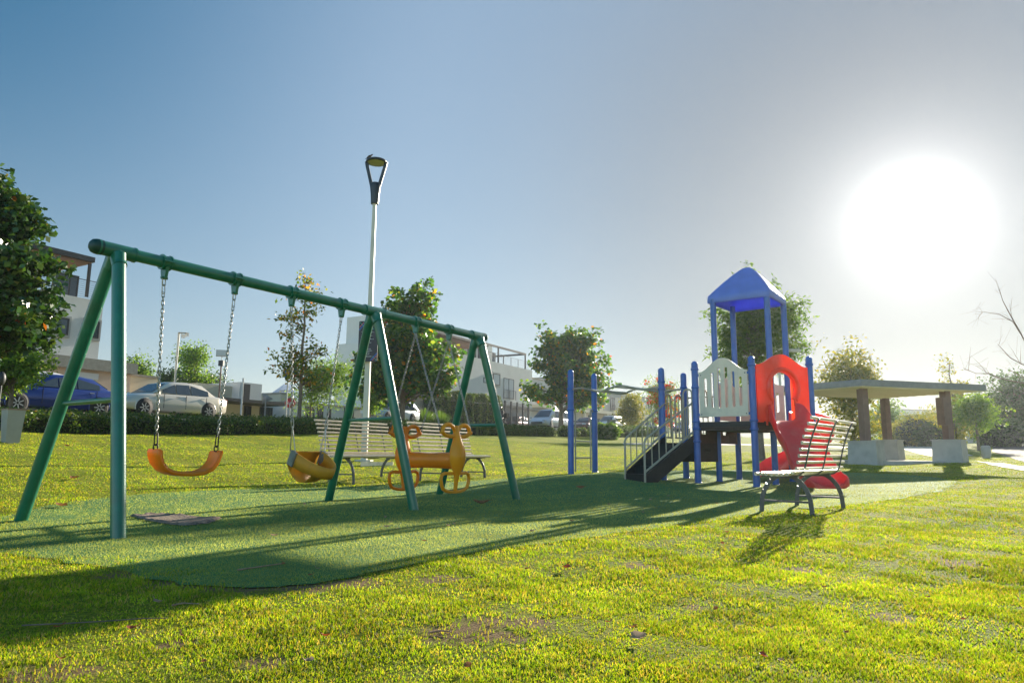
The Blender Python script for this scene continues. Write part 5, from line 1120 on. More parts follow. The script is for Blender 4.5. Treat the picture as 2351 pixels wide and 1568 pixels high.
m = MB(); bsn(m, onplane(905, 920, n3 - .3)[0], c1 + 14, n3 - .5, n3, onplane(1100, 917, n3)[1] - .5, onplane(1100, 917, n3)[1] - .25); m.build('floor_band', M_ccoping, h)
h = house('white_terraced_house', 'white house with black pergola frame and French window left of the round tree', c1 + 5, n3)
m = MB(); e1 = onplane(1222, 850, n3)[0]; bsn(m, c1 + .003, e1, n3 + .02, 43.5, g0, ter - .003); m.build('wall', M_stucco, h)
(a1, zt1), (b1, zb1) = onplane(1156, 867, n3 + .02), onplane(1179, 917, n3 + .02); window(h, n3 + .02, a1, b1, zb1, zt1, M_lglass, mull=1); railing(h, n3 - .15, a1 - .2, b1 + .2, zb1 - .1, h=(zt1 - zb1) * .45, bars=8)
pf, zp2 = onplane(1160, 800, n3); pe, _ = onplane(1210, 800, n3); m = MB()
bsn(m, c1 - 4, pe, n3 + .1, n3 + .25, zp2 - .1, zp2 + .1); bsn(m, c1 - 4, pe, n3 + 4, n3 + 4.15, zp2 - .1, zp2 + .1); bsn(m, pe - .15, pe, n3 + .25, n3 + 4, zp2 - .097, zp2 + .097); bsn(m, c1 - 4, c1 - 3.85, n3 + .25, n3 + 4, zp2 - .097, zp2 + .097)
for s_ in (c1 - 1, pe - .15): bsn(m, s_, s_ + .12, n3 + .11, n3 + .24, ter - .1, zp2 - .1)
m.build('pergola', M_metal, h); railing(h, n3 + .1, c1 + .1, e1, ter - .05, bars=8); m = MB(); bsn(m, c1 + 2, e1 - 2, n3 + 4.3, 43.4, ter, ter + 2.6); m.build('penthouse_wall', M_stucco, h); window(h, n3 + 4.3, c1 + 4, c1 + 5.2, ter + .1, ter + 2.1)
# slat gate and portico
ga, gz1 = onplane(1146, 925, 34.4); gb, _ = onplane(1214, 940, 34.4); gt = thing('slat_gate', (*xy((ga + gb) / 2, 34.4), GZN((ga + gb) / 2, 34.4)), 'dark horizontal slat driveway gate behind the parked minivan', 'gate'); m = MB(); g0g = GZN(ga, 34.4)
for k in range(26): z = g0g + .1 + .105 * k; bsn(m, ga, gb, 34.4, 34.43, z, z + .045)
m.build('slats', M_metal, gt)
for k in range(6): c = ga + (gb - ga) * k / 5; m = MB(); bsn(m, c - .09, c + .09, 34.36, 34.5, g0g - .2, g0g + 2.9); m.build('gate_post', M_metal, gt)
pw = thing('gate_pillar', (*xy(ga - .5, 34.4), g0g), 'white pillar between the tall hedge and the slat gate', 'pillar'); m = MB(); bsn(m, ga - .9, ga - .15, 34.3, 34.7, g0g - .3, g0g + 1.5); bsn(m, ga - .87, ga - .18, 34.33, 34.67, g0g + 1.5, g0g + 2.3); m.build('wall_block', M_stucco, pw)
# row of two storey houses further along
rows = ((1222, 1275, 905, 'two storey white house directly behind the round tree trunk', M_stucco), (1277, 1335, 880, 'two storey white row house seen between the monkey bar posts', M_stucco), (1336, 1385, 900, 'cream row house right of the right monkey bar post', M_cream), (1387, 1425, 905, 'pale grey row house behind the small golden tree', M_grey), (1427, 1475, 920, 'cream end row house behind the golden tree', M_cream), (1477, 1560, 905, 'white far house behind the flame tree', M_stucco))
for pa, pb, pt, lb, mt_ in rows:
    n = 37.5; (a, zt_) = onplane(pa, pt, n); b, _ = onplane(pb, pt, n); hh = 6.0; h = house('row_house', lb, (a + b) / 2, n, group='row houses along the street'); g0 = GZN(a, n) - .5
    zt_ = g0 + .5 + (6.0 if pt > 890 else 6.6); m = MB(); bsn(m, a, b - .003, n, n + 9, g0, zt_); m.build('wall', mt_, h); m = MB(); bsn(m, a - .04, b - .05, n - .08, n + 9.05, zt_, zt_ + .15); m.build('coping', M_ccoping, h)
    m = MB(); bsn(m, a, b - .01, n - 1.4, n - .003, g0 + 3.1, g0 + 3.5); m.build('porch_slab', M_cream, h)
    k = max(1, int((b - a) / 6))
    for i in range(k):
        c = a + (b - a) * (i + .35) / k; window(h, n, c, c + 1.7, g0 + 3.7, g0 + 5.7, M_lglass if i % 2 else M_glass); railing(h, n - .14, c - .1, c + 1.8, g0 + 3.6, .95, bars=7)
        opening(h, n, c - .6, c + 2.4, g0 + .4, g0 + 2.8, 'garage_opening')
        m = MB(); bsn(m, c + 3.0, c + 3.3, n - 1.4, n - 1.1, g0, g0 + 3.09); m.build('porch_pillar', M_cream, h)
# far right low buildings and court
def boxhouse(label, px, Y, w, d_, hgt, mt, roof=None, rz=.3, name='distant_building'):
    p = foot(px, Y, 1000); t = thing(name, p, label, 'building', None, 0); m = MB(); m.box(p + UZ * (hgt / 2 - .5), (w, d_, hgt + 1), rz); m.build('wall', mt, t)
    m = MB(); m.box(p + UZ * (hgt + .1), (w + .4, d_ + .4, .2), rz); m.build('roof', roof or M_metal, t)
    m = MB()
    for k in range(4): q = p + Matrix.Rotation(rz, 3, 'Z') @ Vector((-w * .35 + w * .22 * k, -d_ / 2 - .01, hgt * .5)); m.box(q, (w * .1, .04, hgt * .3), rz)
    m.build('window', M_glass, t); return t
boxhouse('low grey gabled hall behind the trees at the right', 2235, 90, 14, 8, 3.4, M_grey)
boxhouse('long low grey wall building between shelter and road', 2180, 95, 16, 6, 2.6, M_grey)
boxhouse('distant white block with rooftop tank on the horizon', 2120, 190, 26, 12, 9.5, M_stucco)
boxhouse('distant low buildings left of the horizon gap', 2075, 230, 22, 12, 5.5, M_grey)
boxhouse('distant pale building just above the right edge road', 2345, 130, 18, 10, 4, M_stucco)
# ================================================================== SHELTER
def SH(px, py, Y): return at(px, py, Y)
Cn, Cr, Cb = SH(1978, 885, 22.7), SH(2265, 897, 24.4), SH(2013, 914, 27.4); zsh_ = (Cn.z + Cr.z + Cb.z) / 3; print('shelter z', Cn.z, Cr.z, Cb.z)
Cl = Cn + Cb - Cr; qd = [V2(p, 0) for p in (Cn, Cr, Cb, Cl)]; sc = sum(qd, Vector()) / 4; sc.z = gz(sc.x, sc.y)
sh = thing('picnic_shelter', sc, 'open picnic shelter with flat metal roof on four columns in concrete plinths', 'shelter')
zr0 = [Cn.z, Cr.z, Cb.z, Cn.z + Cb.z - Cr.z]
m = MB(); th_ = .21; lo = [V2(p, z) for p, z in zip(qd, zr0)]; m.loft([lo, [p + UZ * th_ for p in lo]], smooth=False); m.build('roof', M_shel, sh)
m = MB(); cc = sum(lo, Vector()) / 4; m.loft([[cc.lerp(p, .97) - UZ * .03 for p in lo], [cc.lerp(p, .97) - UZ * .004 for p in lo]], smooth=False)
for k in range(1, 12):
    a = lo[0].lerp(lo[3], k / 12); b = lo[1].lerp(lo[2], k / 12); m.bar(a.lerp(b, .03) - UZ * .045, a.lerp(b, .97) - UZ * .045, .02, .02)
m.build('soffit', M_soffit, sh)
pl_ = []
for px, Y, pt in ((1990, 23.4, 1003), (2182, 24.3, 1008), (2041, 27.2, 1008)):
    pl_.append(foot(px, Y, 1050))
pl_.append(pl_[0] + pl_[2] - pl_[1]); rzS = math.atan2((Cr - Cn).y, (Cr - Cn).x)
for i, p in enumerate(pl_):
    p.z = gz(p.x, p.y); m = MB(); tpz = .74; rings = []
    for k, z in ((.46, -.1), (.43, tpz)): rings.append([p + Matrix.Rotation(rzS + .5, 3, 'Z') @ Vector((a * k, b * k, z)) for a, b in ((-1, -1), (1, -1), (1, 1), (-1, 1))])
    m.loft(rings, smooth=False); m.box(p + UZ * (tpz + .02), (.92, .92, .04), rzS + .5); m.build('plinth', M_concrete, sh)
    m = MB(); tp3 = V2(p, 0); u_ = .5
    zz_ = cc.z; tp3.z = min(zr0) + .06
    m.bar(p + UZ * tpz, tp3, .24, .24, (math.cos(rzS), math.sin(rzS), 0)); m.build('column', M_col, sh)
m = MB(); ctr = sum(pl_, Vector()) / 4; fl = [V2(ctr.lerp(p, 1.22), 0) for p in (pl_[0], pl_[1], pl_[2], pl_[3])]; zf = max(gz(p.x, p.y) for p in pl_[:2]) + .05
m.prism([V2(p, zf - .5) for p in fl], UZ * .5); m.build('floor_slab', M_concrete, sh)
m = MB(); q = pl_[1].lerp(pl_[0], .055); m.box(V2(q, pl_[1].z + 1.75), (.15, .3, .95), rzS); m.build('wall_box', M_col, sh)
# small bin beside the road, far lamp
p = foot(2264, 29, 1040); b_ = thing('litter_bin', p, 'small grey post bin beside the road right of the shelter', 'litter bin'); m = MB(); m.lathe(p, [(.13, 0), (.17, .12), (.17, .48), (.12, .52)], 12); m.build('bucket', M_concrete, b_); m = MB(); m.tube([p, p + UZ * .62], .04, 8); m.build('post', M_metal, b_)
# flood light on pole behind the red hood
p = foot(1800, 21, 1060); f_ = thing('flood_light', p, 'small flood lamp peeking over the red slide hood', 'lamp'); z_ = zat(p, 815); m = MB(); m.tube([p, V2(p, z_ - .1), V2(p, z_) + Vector((.3, -.1, .12))], .035, 8); m.build('pole', M_pole, f_); m = MB(); m.box(V2(p, z_) + Vector((.42, -.12, .12)), (.34, .22, .07), .2); m.build('lamp_head', M_pole, f_)
# ================================================================== SIGNS AND POLES
def polething(name, label, cat, px, Y, py0, ptop, r_=.05, mt=M_pole):
    p = foot(px, Y, py0); z = zat(p, ptop); t = thing(name, p, label, cat); m = MB(); m.tube([p - UZ * .1, V2(p, z)], r_, 8); m.build('pole', mt, t); return t, p, z
t, p, z = polething('flag_pole', 'slim pale pole with small arm lamp behind the white sedan', 'pole', 396, 44, 940, 764, .07); m = MB(); m.bar(V2(p, z), V2(p, z) + Vector((.55, 0, -.02)), .25, .05); m.build('lamp_arm', M_shel, t)
m = MB(); rings = [[V2(p, z) + Vector((.15 + .5 * k / 6, .03 * math.sin(k), -.05 - .06 * math.sin(k * .9) + dz)) for dz in (0, -.25)] for k in range(7)]; m.loft(rings, ringclosed=False, cap=False); m.build('pennant', M_stucco, t)
t, p, z = polething('street_light', 'thin rust coloured pole with pale square light box beside the modern house', 'street lamp', 500, 38, 945, 836, .045, M_col); m = MB(); m.box(V2(p, z + .05), (.26, .2, .3)); m.build('junction_box', M_metal, t); m = MB(); m.tube([V2(p, z + .1), V2(p, z + .45)], .02, 6); m.box(V2(p, z + .6), (.6, .3, .34), .3); m.build('light_box', M_stucco, t)
t, p, z = polething('street_name_sign', 'blue street name sign on a thin white pole', 'sign', 656, 33, 955, 866, .035)
M_bs = mat('sign_blue', (.03, .16, .4), .5); m = MB(); m.box(V2(p, z + .2) + Vector((.12, 0, 0)), (.66, .03, .42), .05); pn = m.build('sign_plate', M_bs, t)
o = text('street_name_text', 'PRIVADA', -.16, z - p.z + .17, .13, M_stucco, t, y=-.03)
t, p, z = polething('stop_sign', 'small round red road sign on a pole beside the sparse tree', 'sign', 664, 34, 958, 925, .03); m = MB(); m.lathe(V2(p, z), [(.0, -.01), (.26, -.01), (.26, .01), (0, .01)], 8, (0, 1, 0)); m.build('sign_plate', mat('sign_red', (.55, .03, .03), .5), t); text('stop_text', 'ALTO', -.19, z - p.z - .06, .16, M_stucco, t, y=-.03)
t, p, z = polething('road_sign', 'back of a grey road sign in front of the modern house', 'sign', 608, 40, 955, 915, .04, M_shel); m = MB(); m.lathe(V2(p, z), [(.0, -.01), (.4, -.01), (.4, .01), (0, .01)], 3, (0, 1, 0)); m.build('sign_plate', M_shel, t)
polething('leaning_pole', 'thin white leaning pole in front of the dark slat panel', 'pole', 553, 36, 950, 868, .05, M_stucco)
t, p, z = polething('street_light', 'thin street light pole in the distance below the hill', 'street lamp', 640, 60, 955, 897, .07, M_pole); m = MB(); m.bar(V2(p, z), V2(p, z) + Vector((.9, 0, .0)), .2, .06); m.build('lamp_arm', M_shel, t)
for px, lb in ((1367, 'left one of two square grey stone bollards in front of the white pickup'), (1404, 'right one of two square grey stone bollards in front of the white pickup')):
    p = foot(px - 0, 48, 985); t = MB(); t.box(p + UZ * .6, (.42, .42, 1.3), .5); t.box(p + UZ * 1.27, (.46, .46, .06), .5); tag(t.build('stone_bollard', mat('stone_grey', (.22, .22, .2), .9, 0, .2, 8)), lb, 'bollard', 'two stone bollards')
# ================================================================== CARS
def carmat(n, c, met=.3): return mat(n, c, .28, met, .02, 1, coat=.8)
def make_car(label, s, n, heading, col, kind='sedan', L=4.8, W=1.82, H=1.46, group='cars parked along the street', flip=False):
    x, y = xy(s, n); z = float(hfield(np.array(x), np.array(y))) + .012; rz = heading; t = thing('parked_car', (x, y, z), label, 'car', group, rz)
    if kind == 'van':
        body = [(-L / 2, .45, .62, .70), (-L / 2 + .05, .34, .95, .84), (-L * .3, .24, 1.02, .90), (0, .22, 1.0, .91), (L * .22, .22, .98, .91), (L * .34, .24, .92, .88), (L * .44, .3, .78, .80), (L / 2, .42, .6, .66)]
        gh = [(-L / 2 + .06, .95), (-L / 2 + .22, H * .94), (-L * .3, H), (L * .06, H * .99), (L * .13, H * .955), (L * .34, .93)]
        wins = [(-.43, -.28), (-.26, -.08), (-.06, .10)]
    elif kind == 'hatch':
        body = [(-L / 2, .45, .6, .68), (-L / 2 + .05, .3, .9, .80), (-L * .3, .2, .96, .87), (0, .2, .93, .88), (L * .22, .2, .9, .87), (L * .36, .22, .80, .84), (L * .45, .28, .68, .76), (L / 2, .4, .55, .6)]
        gh = [(-L / 2 + .08, .88), (-L / 2 + .42, H * .93), (-L * .2, H), (L * .04, H * .98), (L * .1, H * .94), (L * .28, .88)]
        wins = [(-.35, -.22), (-.20, -.02), (.0, .14)]
    else:
        body = [(-L / 2, .45, .78, .72), (-L / 2 + .06, .3, .95, .80), (-L * .38, .22, 1.0, .87), (-L * .15, .2, .98, .90), (L * .1, .2, .96, .90), (L * .25, .22, .93, .89), (L * .4, .25, .84, .86), (L * .47, .3, .7, .8), (L / 2, .4, .58, .66)]
        gh = [(-L * .38, .98), (-L * .25, H * .95), (-L * .1, H), (L * .03, H * .985), (L * .08, H * .955), (L * .24, .93)]
        wins = [(-.29, -.12), (-.11, .02), (.03, .15)]
    k = W / 1.82
    def ring(x_, zb, ztp, hw):
        hw *= k; r_ = .1; return [Vector((x_, a, b)) for a, b in ((-hw + .06, zb), (-hw, zb + .08), (-hw - .01, (zb + ztp) / 2), (-hw + .015, ztp - .10), (-hw + .07, ztp - .03), (-hw + .2, ztp), (0, ztp + .02), (hw - .2, ztp), (hw - .07, ztp - .03), (hw - .015, ztp - .10), (hw + .01, (zb + ztp) / 2), (hw, zb + .08), (hw - .06, zb))]
    m = MB(); m.loft([ring(*b) for b in body]); bo = m.build('body', col, t, local=True)
    m = MB(); rings = []
    for x_, z_ in gh:
        f = (z_ - .93) / (H - .93); hw = (.80 - .17 * max(0, f)) * k; rings.append([Vector((x_, a, b)) for a, b in ((-.82 * k, .9), (-hw - .0, max(.9, z_ - .06)), (-hw + .07, z_ - .0), (0, z_ + .025), (hw - .07, z_), (hw, max(.9, z_ - .06)), (.82 * k, .9))])
    m.loft(rings); m.build('roof', col, t, local=True)
    def gtop(x_): return float(np.interp(x_, [a for a, _ in gh], [b for _, b in gh]))
    for sg in (-1, 1):
        for a, b in wins:
            xa, xb = a * L, b * L; m = MB(); pts = []
            za, zb_ = gtop(xa) - .11, gtop(xb) - .11; zl = .965 if kind != 'hatch' else .93
            if kind == 'van': zl = 1.02
            def P(x_, z_): f = (z_ - .93) / (H - .93); return Vector((x_, sg * ((.82 + .0 - (.19) * max(0, f) * 1.0) * k + .012), z_))
            za = max(za, zl + .02); zb_ = max(zb_, zl + .02); poly = [P(xa, zl), P(xb, zl), P(xb, zb_), P(xa, za)]; m.prism(poly, Vector((0, sg * .012, 0))); m.build('side_window', M_glass, t, local=True)
    fx0, fx1 = gh[-1][0], gh[-2][0]; bx0, bx1 = gh[0][0], gh[1][0]
    for nm, xa, za, xb, zb_, sg in (('windscreen', fx0, gh[-1][1], fx1, gh[-2][1], 1), ('rear_window', bx0, gh[0][1], bx1, gh[1][1], -1)):
        m = MB(); o_ = Vector((sg * .018, 0, .018)); A_, B_ = Vector((xa, 0, za)), Vector((xb, 0, zb_)); p_, q_ = A_.lerp(B_, .1), A_.lerp(B_, .9)
        m.prism([p_ + Vector((0, -.68 * k, 0)) + o_, p_ + Vector((0, .68 * k, 0)) + o_, q_ + Vector((0, .55 * k, 0)) + o_, q_ + Vector((0, -.55 * k, 0)) + o_], o_ * .4); m.build(nm, M_glass, t, local=True)
    for wx in (-L * .29, L * .31):
        for sg in (-1, 1):
            yy = sg * (.80 * k)
            wh = MB(); wh.lathe((wx, yy - sg * .12, .33), [(.12, 0), (.30, .0), (.33, .03), (.33, .19), (.30, .22), (.21, .225)], 22, (0, sg, 0)); wo = wh.build('wheel', M_tyre, t, local=True)
            r_ = MB(); c0 = Vector((wx, yy + sg * .10, .33)); r_.lathe(c0 - Vector((0, sg * .02, 0)), [(.0, .01), (.05, .015), (.06, 0), (.20, -.02), (.215, .01)], 18, (0, sg, 0))
            for j in range(7): a = 2 * math.pi * j / 7; r_.bar(c0 + Vector((math.cos(a) * .04, sg * .004, math.sin(a) * .04)), c0 + Vector((math.cos(a) * .2, sg * .004, math.sin(a) * .2)), .035, .02, (0, 1, 0))
            ro = r_.build('rim', M_rim, t, local=True); ro.parent = wo
            a_ = MB(); a_.tube([(wx + .375 * math.cos(R(q)), sg * (.875 * k), .34 + .375 * math.sin(R(q))) for q in range(-15, 196, 15)], .03, 6); a_.build('wheel_arch', col, t, local=True)
            a_ = MB(); a_.lathe((wx, sg * .70 * k, .35), [(.0, 0), (.365, 0), (.365, .20 * k), (0, .20 * k)], 22, (0, sg, 0)); a_.build('wheel_well', M_darkin, t, local=True)
    for sg in (-1, 1):
        m = MB(); m.box((L / 2 - .16, sg * .6 * k, .66), (.2, .34, .14), sg * -.35); m.build('headlight', M_headl, t, local=True)
        m = MB(); m.box((-L / 2 + .05, sg * .64 * k, .82), (.08, .28, .18 if kind == 'sedan' else .34)); m.build('taillight', M_taill, t, local=True)
        m = MB(); m.box((gh[-1][0] - .18, sg * .97 * k, .98), (.1, .18, .12)); m.ell((gh[-1][0] - .16, sg * .97 * k, .98), (.09, .1, .07)); m.build('wing_mirror', col, t, local=True)
        for dx in (.02, -.22): m = MB(); m.box((dx * L, sg * .92 * k, .84), (.16, .02, .025)); m.build('door_handle', M_rim if kind == 'sedan' else col, t, local=True)
        for dx in (.145, -.06, -.26): m = MB(); m.box((dx * L, sg * .905 * k, .64), (.012, .02, .56)); m.build('door_gap', M_darkin, t, local=True)
    m = MB(); m.box((L / 2 - .02, 0, .5), (.06, 1.0 * k, .16)); m.build('grille', M_metal, t, local=True)
    m = MB(); m.box((-L / 2 - .01, 0, .6), (.02, .4, .14)); m.build('number_plate', M_plate, t, local=True)
    m = MB(); m.box((0, 0, .28), (L * .8, W * .84, .14)); m.build('underbody', M_darkin, t, local=True)
    return t
def spx(px, n, py=950): return onplane(px, py, n)[0]
hd = math.atan2(-ST.y, -ST.x)      # facing back along the street (towards the left in the picture)
C_blue, C_silver, C_white, C_red, C_dk = carmat('car_blue', (.008, .04, .24), .4), carmat('car_champagne', (.68, .63, .54), .2), carmat('car_white', (.7, .7, .7), .1), carmat('car_dark_red', (.12, .008, .01), .3), carmat('car_dark_grey', (.06, .07, .08), .4)
C_sil2 = carmat('car_silver_blue', (.5, .55, .62), .4)
nc = 27.2
make_car('bright blue sedan parked at the left behind the green swing legs', spx(108, nc), nc, hd, C_blue, L=4.65)
make_car('champagne sedan with chrome handles parked right of the blue sedan', spx(378, nc), nc, hd, C_silver, L=4.9, W=1.88, H=1.5)
make_car('white off-road wagon with black windows behind the blue sedan', spx(10, 31.2, 900), 31.2, hd, C_white, 'van', 4.7, 1.85, 1.85)
make_car('small silver hatchback parked behind the lamp post', spx(897, nc + 1), nc + 1, hd, C_sil2, 'hatch', 4.1, 1.72, 1.5)
make_car('silver blue minivan parked left of the monkey bars', spx(1262, nc), nc, hd, C_sil2, 'van', 5.0, 1.95, 1.75)
make_car('dark red car standing behind the slat gate', spx(1188, 38.0 - 2.2, 960), 35.8 + .3, hd + .1, C_red, 'hatch', 4.3)
make_car('dark red hatchback between the monkey bar posts', spx(1345, nc + 3), nc + 3, hd, C_red, 'hatch', 4.2)
make_car('white pickup-like car behind the two stone bollards', spx(1402, nc), nc, hd, C_white, 'van', 4.6, 1.8, 1.6)
make_car('dark grey car parked far along the street behind the stair rails', spx(1500, nc), nc, hd, C_dk, 'hatch', 4.3)
make_car('blue car parked farthest along the street between the stair posts', spx(1562, nc), nc, hd, C_blue, 'sedan', 4.5)
# ================================================================== MOTORCYCLE AND RIDER
sm_ = spx(1148, 28.5, 965); mx, my = xy(sm_, 28.5); mz = float(hfield(np.array(mx), np.array(my))) + .012
mo = thing('motorcycle', (mx, my, mz), 'red and black motorcycle with a black top box riding along the street', 'motorcycle', None, hd)
for wx in (-.68, .68):
    w = MB(); w.tube([(wx + .27 * math.cos(R(a)), 0, .31 + .27 * math.sin(R(a))) for a in range(0, 360, 20)], .05, 8, closed=True); wo = w.build('wheel', M_tyre, mo, local=True)
    w = MB(); w.lathe((wx, -.03, .31), [(.04, 0), (.04, .06)], 8, (0, 1, 0))
    for j in range(5): a = 2 * math.pi * j / 5; w.bar((wx, 0, .31), (wx + .24 * math.cos(a), 0, .31 + .24 * math.sin(a)), .03, .03, (0, 1, 0))
    ro = w.build('rim', M_rim, mo, local=True); ro.parent = wo
m = MB(); m.tube([(-.66, .06, .31), (-.1, .08, .5), (.2, .05, .75), (.42, 0, .9)], .035, 8); m.tube([(.68, 0, .31), (.42, 0, .95)], .035, 8); m.box((.0, 0, .45), (.4, .26, .3)); m.build('frame', M_metal, mo, local=True)
m = MB(); m.ell((.18, 0, .84), (.28, .16, .14)); m.ell((.52, 0, .86), (.14, .15, .16)); m.build('fuel_tank', C_red, mo, local=True)
m = MB(); m.ell((-.35, 0, .8), (.42, .14, .07)); m.build('seat', M_tyre, mo, local=True)
m = MB(); m.tube([(.3, -.36, 1.02), (.44, -.12, 1.0), (.44, .12, 1.0), (.3, .36, 1.02)], .016, 6); m.build('handlebar', M_metal, mo, local=True)
m = MB(); m.ell((.66, 0, .86), (.06, .09, .09)); m.build('headlight', M_headl, mo, local=True)
m = MB(); m.box((-.92, 0, 1.1), (.42, .44, .36)); m.box((-.92, 0, .9), (.3, .2, .06)); m.build('top_box', M_tyre, mo, local=True)
def person(label, loc, rz, joints, skin_m, cloth_m):
    me = bpy.data.meshes.new('person'); names = list(joints); idx_ = {k: i for i, k in enumerate(names)}
    edges = [(idx_[k], idx_[v[1]]) for k, v in joints.items() if v[1]]; me.from_pydata([v[0] for v in joints.values()], edges, []); ob = bpy.data.objects.new('person', me); scene.collection.objects.link(ob)
    md = ob.modifiers.new('skin', 'SKIN'); sk = me.skin_vertices[0].data if me.skin_vertices else None
    if sk is None:
        bm = bmesh.new(); bm.from_mesh(me); bm.verts.layers.skin.verify(); bm.to_mesh(me); bm.free(); sk = me.skin_vertices[0].data
    for k, v in joints.items(): sk[idx_[k]].radius = (v[2], v[2] * .9); sk[idx_[k]].use_root = (k == 'pelvis')
    ss = ob.modifiers.new('sub', 'SUBSURF'); ss.levels = 2; ss.render_levels = 2; me.materials.append(cloth_m); ob.location = loc; ob.rotation_euler = (0, 0, rz); return tag(ob, label, 'person')
J = {'pelvis': ((-.3, 0, .92), None, .15), 'waist': ((-.27, 0, 1.08), 'pelvis', .14), 'chest': ((-.18, 0, 1.32), 'waist', .17), 'neck': ((-.12, 0, 1.5), 'chest', .07), 'head': ((-.08, 0, 1.6), 'neck', .1), 'crown': ((-.08, 0, 1.68), 'head', .08)}
for s_, k in (('l', 1), ('r', -1)):
    J['sh' + s_] = ((-.16, k * .19, 1.4), 'chest', .075); J['el' + s_] = ((.02, k * .32, 1.2), 'sh' + s_, .05); J['wr' + s_] = ((.25, k * .34, 1.08), 'el' + s_, .036); J['ha' + s_] = ((.32, k * .34, 1.04), 'wr' + s_, .038)
    J['hip' + s_] = ((-.25, k * .11, .9), 'pelvis', .1); J['kn' + s_] = ((.15, k * .22, .74), 'hip' + s_, .075); J['an' + s_] = ((-.08, k * .2, .36), 'kn' + s_, .05); J['to' + s_] = ((.1, k * .22, .3), 'an' + s_, .04)
M_jkt = mat('black_jacket', (.02, .022, .028), .6)
pe_ = person('motorcyclist in black jacket and black helmet riding on the street', (mx, my, mz), hd, J, None, M_jkt)
m = MB(); m.ell((-.07, 0, 1.65), (.155, .135, .155)); m.build('helmet', glassmat('black_helmet', (.02, .02, .025), .15), pe_, local=True)
m = MB(); m.ell((.02, 0, 1.655), (.08, .105, .06)); m.build('visor', glassmat('visor', (.1, .11, .12), .1), pe_, local=True)
# ================================================================== GROUND LITTER
def dryleaf(px, py, size, mt, label, grp='dry leaves scattered on the ground', seed=0, up=.35):
    rnd = random.Random(seed); p = onground(px, py, .01); m = MB(); n = 7; a0 = rnd.uniform(0, 6.28); c = []; cu = rnd.uniform(.3, .9)
    L = size; rows_ = []
    for i in range(n):
        t_ = i / (n - 1); w = math.sin(math.pi * (t_ * .9 + .05)) ** .7 * L * .33 * rnd.uniform(.85, 1.1); x = (t_ - .5) * L; zc_ = up * L * (2 * t_ - 1) ** 2 * .6
        rows_.append([Vector((x, -w, zc_ + cu * w * .8)), Vector((x, 0, zc_)), Vector((x, w, zc_ + cu * w * rnd.uniform(.2, 1)))])
    Rm = Matrix.Rotation(a0, 3, 'Z') @ Matrix.Rotation(rnd.uniform(-.4, .4), 3, 'X'); rings = [[p + Rm @ q + UZ * .012 for q in r_] for r_ in rows_]; m.loft(rings, ringclosed=False, cap=False); m.tube([rings[0][1], rings[0][1] + Rm @ Vector((-L * .3, 0, .01))], .0015, 4)
    return tag(m.build('dry_leaf', mt), label, 'leaf', grp)
special = [((1468, 1474), .075, M_deadleaf2, 'big pale curled leaf standing on the foreground grass'), ((1105, 1158), .2, M_deadleaf, 'large curled brown leaf on the green surface between the swing legs'), ((140, 1164), .15, M_deadleaf, 'broad brown leaf on the grass left of the front swing leg'),
           ((155, 1025), .14, M_redleaf, 'reddish dry leaf on the lawn at the left'), ((1333, 1122), .14, M_deadleaf, 'brown leaf on the green surface before the monkey bars'), ((170, 1100), .16, M_deadleaf, 'twisted brown leaf on the lawn behind the left swing legs'), ((1730, 1080 + 15), .12, M_redleaf, 'red-brown leaf beside the foot of a blue post'),
           ((630, 1233), .06, M_deadleaf2, 'small pale leaf alone in the middle of the green surface'), ((1660, 1252), .05, M_redleaf, 'small red leaf at the lawn edge right of the green surface'), ((1300, 1308), .07, M_redleaf, 'thin red leaf on the bright lawn'), ((362, 1389), .05, M_deadleaf2, 'pale leaf in the dark canopy shadow')]
for i, (p_, s_, mt_, lb) in enumerate(special): dryleaf(*p_, s_, mt_, lb, seed=60 + i)
rl = random.Random(5)
for i in range(34):
    px = rl.uniform(60, 2300); py = rl.uniform(1180, 1540); dryleaf(px, py, rl.uniform(.022, .042), rl.choice([M_deadleaf, M_deadleaf2, M_redleaf, M_deadleaf]), 'small dry fallen leaf lying in the grass', seed=100 + i)
for i in range(14): dryleaf(rl.uniform(450, 1700), rl.uniform(1120, 1230), rl.uniform(.035, .06), rl.choice([M_deadleaf, M_deadleaf2]), 'small dry fallen leaf lying on the green play surface', seed=180 + i)
def twig(pts, r_, label, mt=M_bark):
    m = MB(); P = [onground(a, b, .012) for a, b in pts]; m.tube(P, r_, 6, radii=[r_ * (1 - .5 * i / len(P)) for i in range(len(P))]); return tag(m.build('twig', mt), label, 'twig', 'twigs on the grass')
twig([(50, 1435), (160, 1430), (260, 1424), (330, 1419), (384, 1418)], .003, 'long dark twig lying in the shadow at the lower left')
twig([(395, 1389), (420, 1384), (460, 1386)], .004, 'thin pale stalk on the shaded lawn', M_deadleaf2)
twig([(545, 1308), (600, 1300), (655, 1292)], .005, 'thin stick on the edge of the green surface', M_deadleaf2)
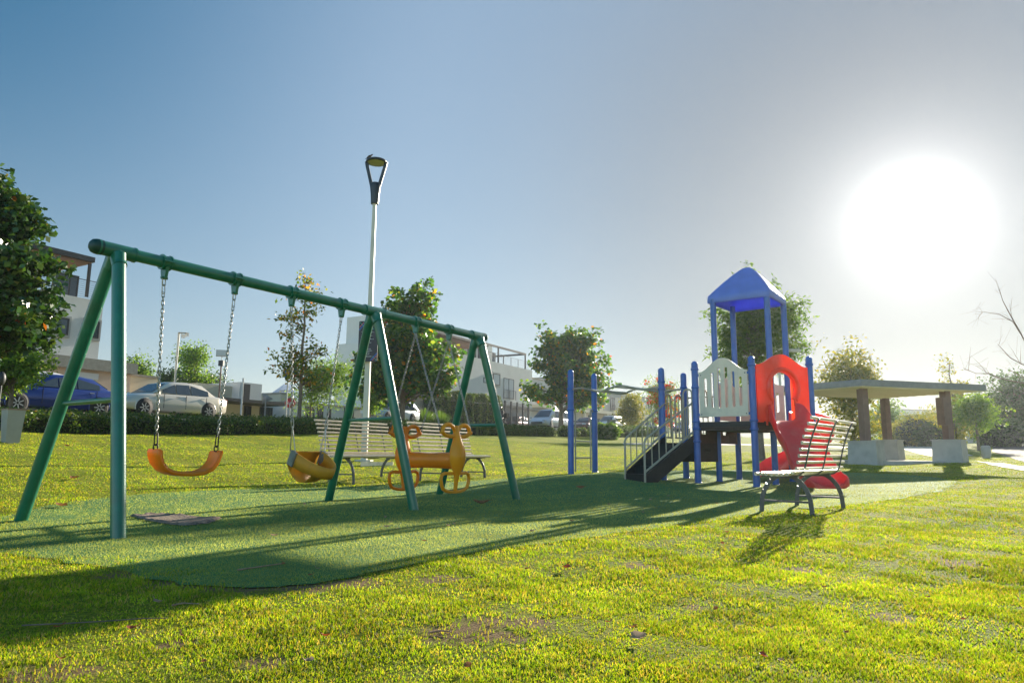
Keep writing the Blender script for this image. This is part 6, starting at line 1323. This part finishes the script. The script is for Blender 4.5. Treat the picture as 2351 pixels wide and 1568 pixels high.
twig([(985, 1452), (1010, 1447), (1035, 1449)], .004, 'short stick in the bare patch of the foreground', M_deadleaf2)
# worn patch in the play surface
pc = onground(408, 1193, .01); ex_ = [onground(a, b, .012) for a, b in ((302, 1185), (340, 1180), (375, 1180), (412, 1183), (452, 1188), (505, 1190), (498, 1197), (462, 1203), (420, 1206), (385, 1203), (345, 1196))]
m = MB(); cen2 = sum(ex_, Vector()) / len(ex_); g2 = random.Random(2); ring_o = []; n = len(ex_)
for i in range(n):
    for k in range(5): q = ex_[i].lerp(ex_[(i + 1) % n], k / 5); q = q + (q - cen2) * g2.uniform(-.06, .06); ring_o.append(q)
m.loft([[q + UZ * .002 for q in ring_o], [cen2.lerp(q, .93) + UZ * g2.uniform(.008, .024) for q in ring_o], [cen2.lerp(q, .86) + UZ * g2.uniform(.012, .02) for q in ring_o], [cen2.lerp(q, .5) + UZ * .006 for q in ring_o], [cen2 + UZ * .006 for q in ring_o]], cap=False)
tag(m.build('torn_patch', mat('torn_rubber', (.24, .17, .12), .95, 0, .5, 25, .9, 40, dirt=(.03, .02, .02, .8), dscale=9)), 'torn brown worn patch in the green surface between the left swing legs', 'worn patch')
# stone slab in the lawn behind the benches
p = onground(866, 1068); m = MB(); m.box(p + UZ * .02, (.75, .28, .12), .1); tag(m.build('stone_slab', M_benchs), 'flat brownish slab lying on the lawn behind the left bench', 'slab')

# ================================================================== HAZE, ADDED FOR THE WASHED LOOK OF LENS GLARE
hzm = bpy.data.materials.new('glare_haze'); hzm.use_nodes = True; hn = hzm.node_tree; hn.nodes.clear()
ho = hn.nodes.new('ShaderNodeOutputMaterial'); hv = hn.nodes.new('ShaderNodeVolumePrincipled'); hv.inputs['Color'].default_value = (.86, .94, 1, 1); hv.inputs['Density'].default_value = .0004; hv.inputs['Anisotropy'].default_value = .6
hn.links.new(hv.outputs[0], ho.inputs['Volume'])
hb_ = MB(); hb_.box((0, 142, 12), (604, 410, 36)); hz_ = hb_.build('haze', hzm); tag(hz_, 'thin pale haze added over the park to imitate lens glare', 'haze', kind='stuff')
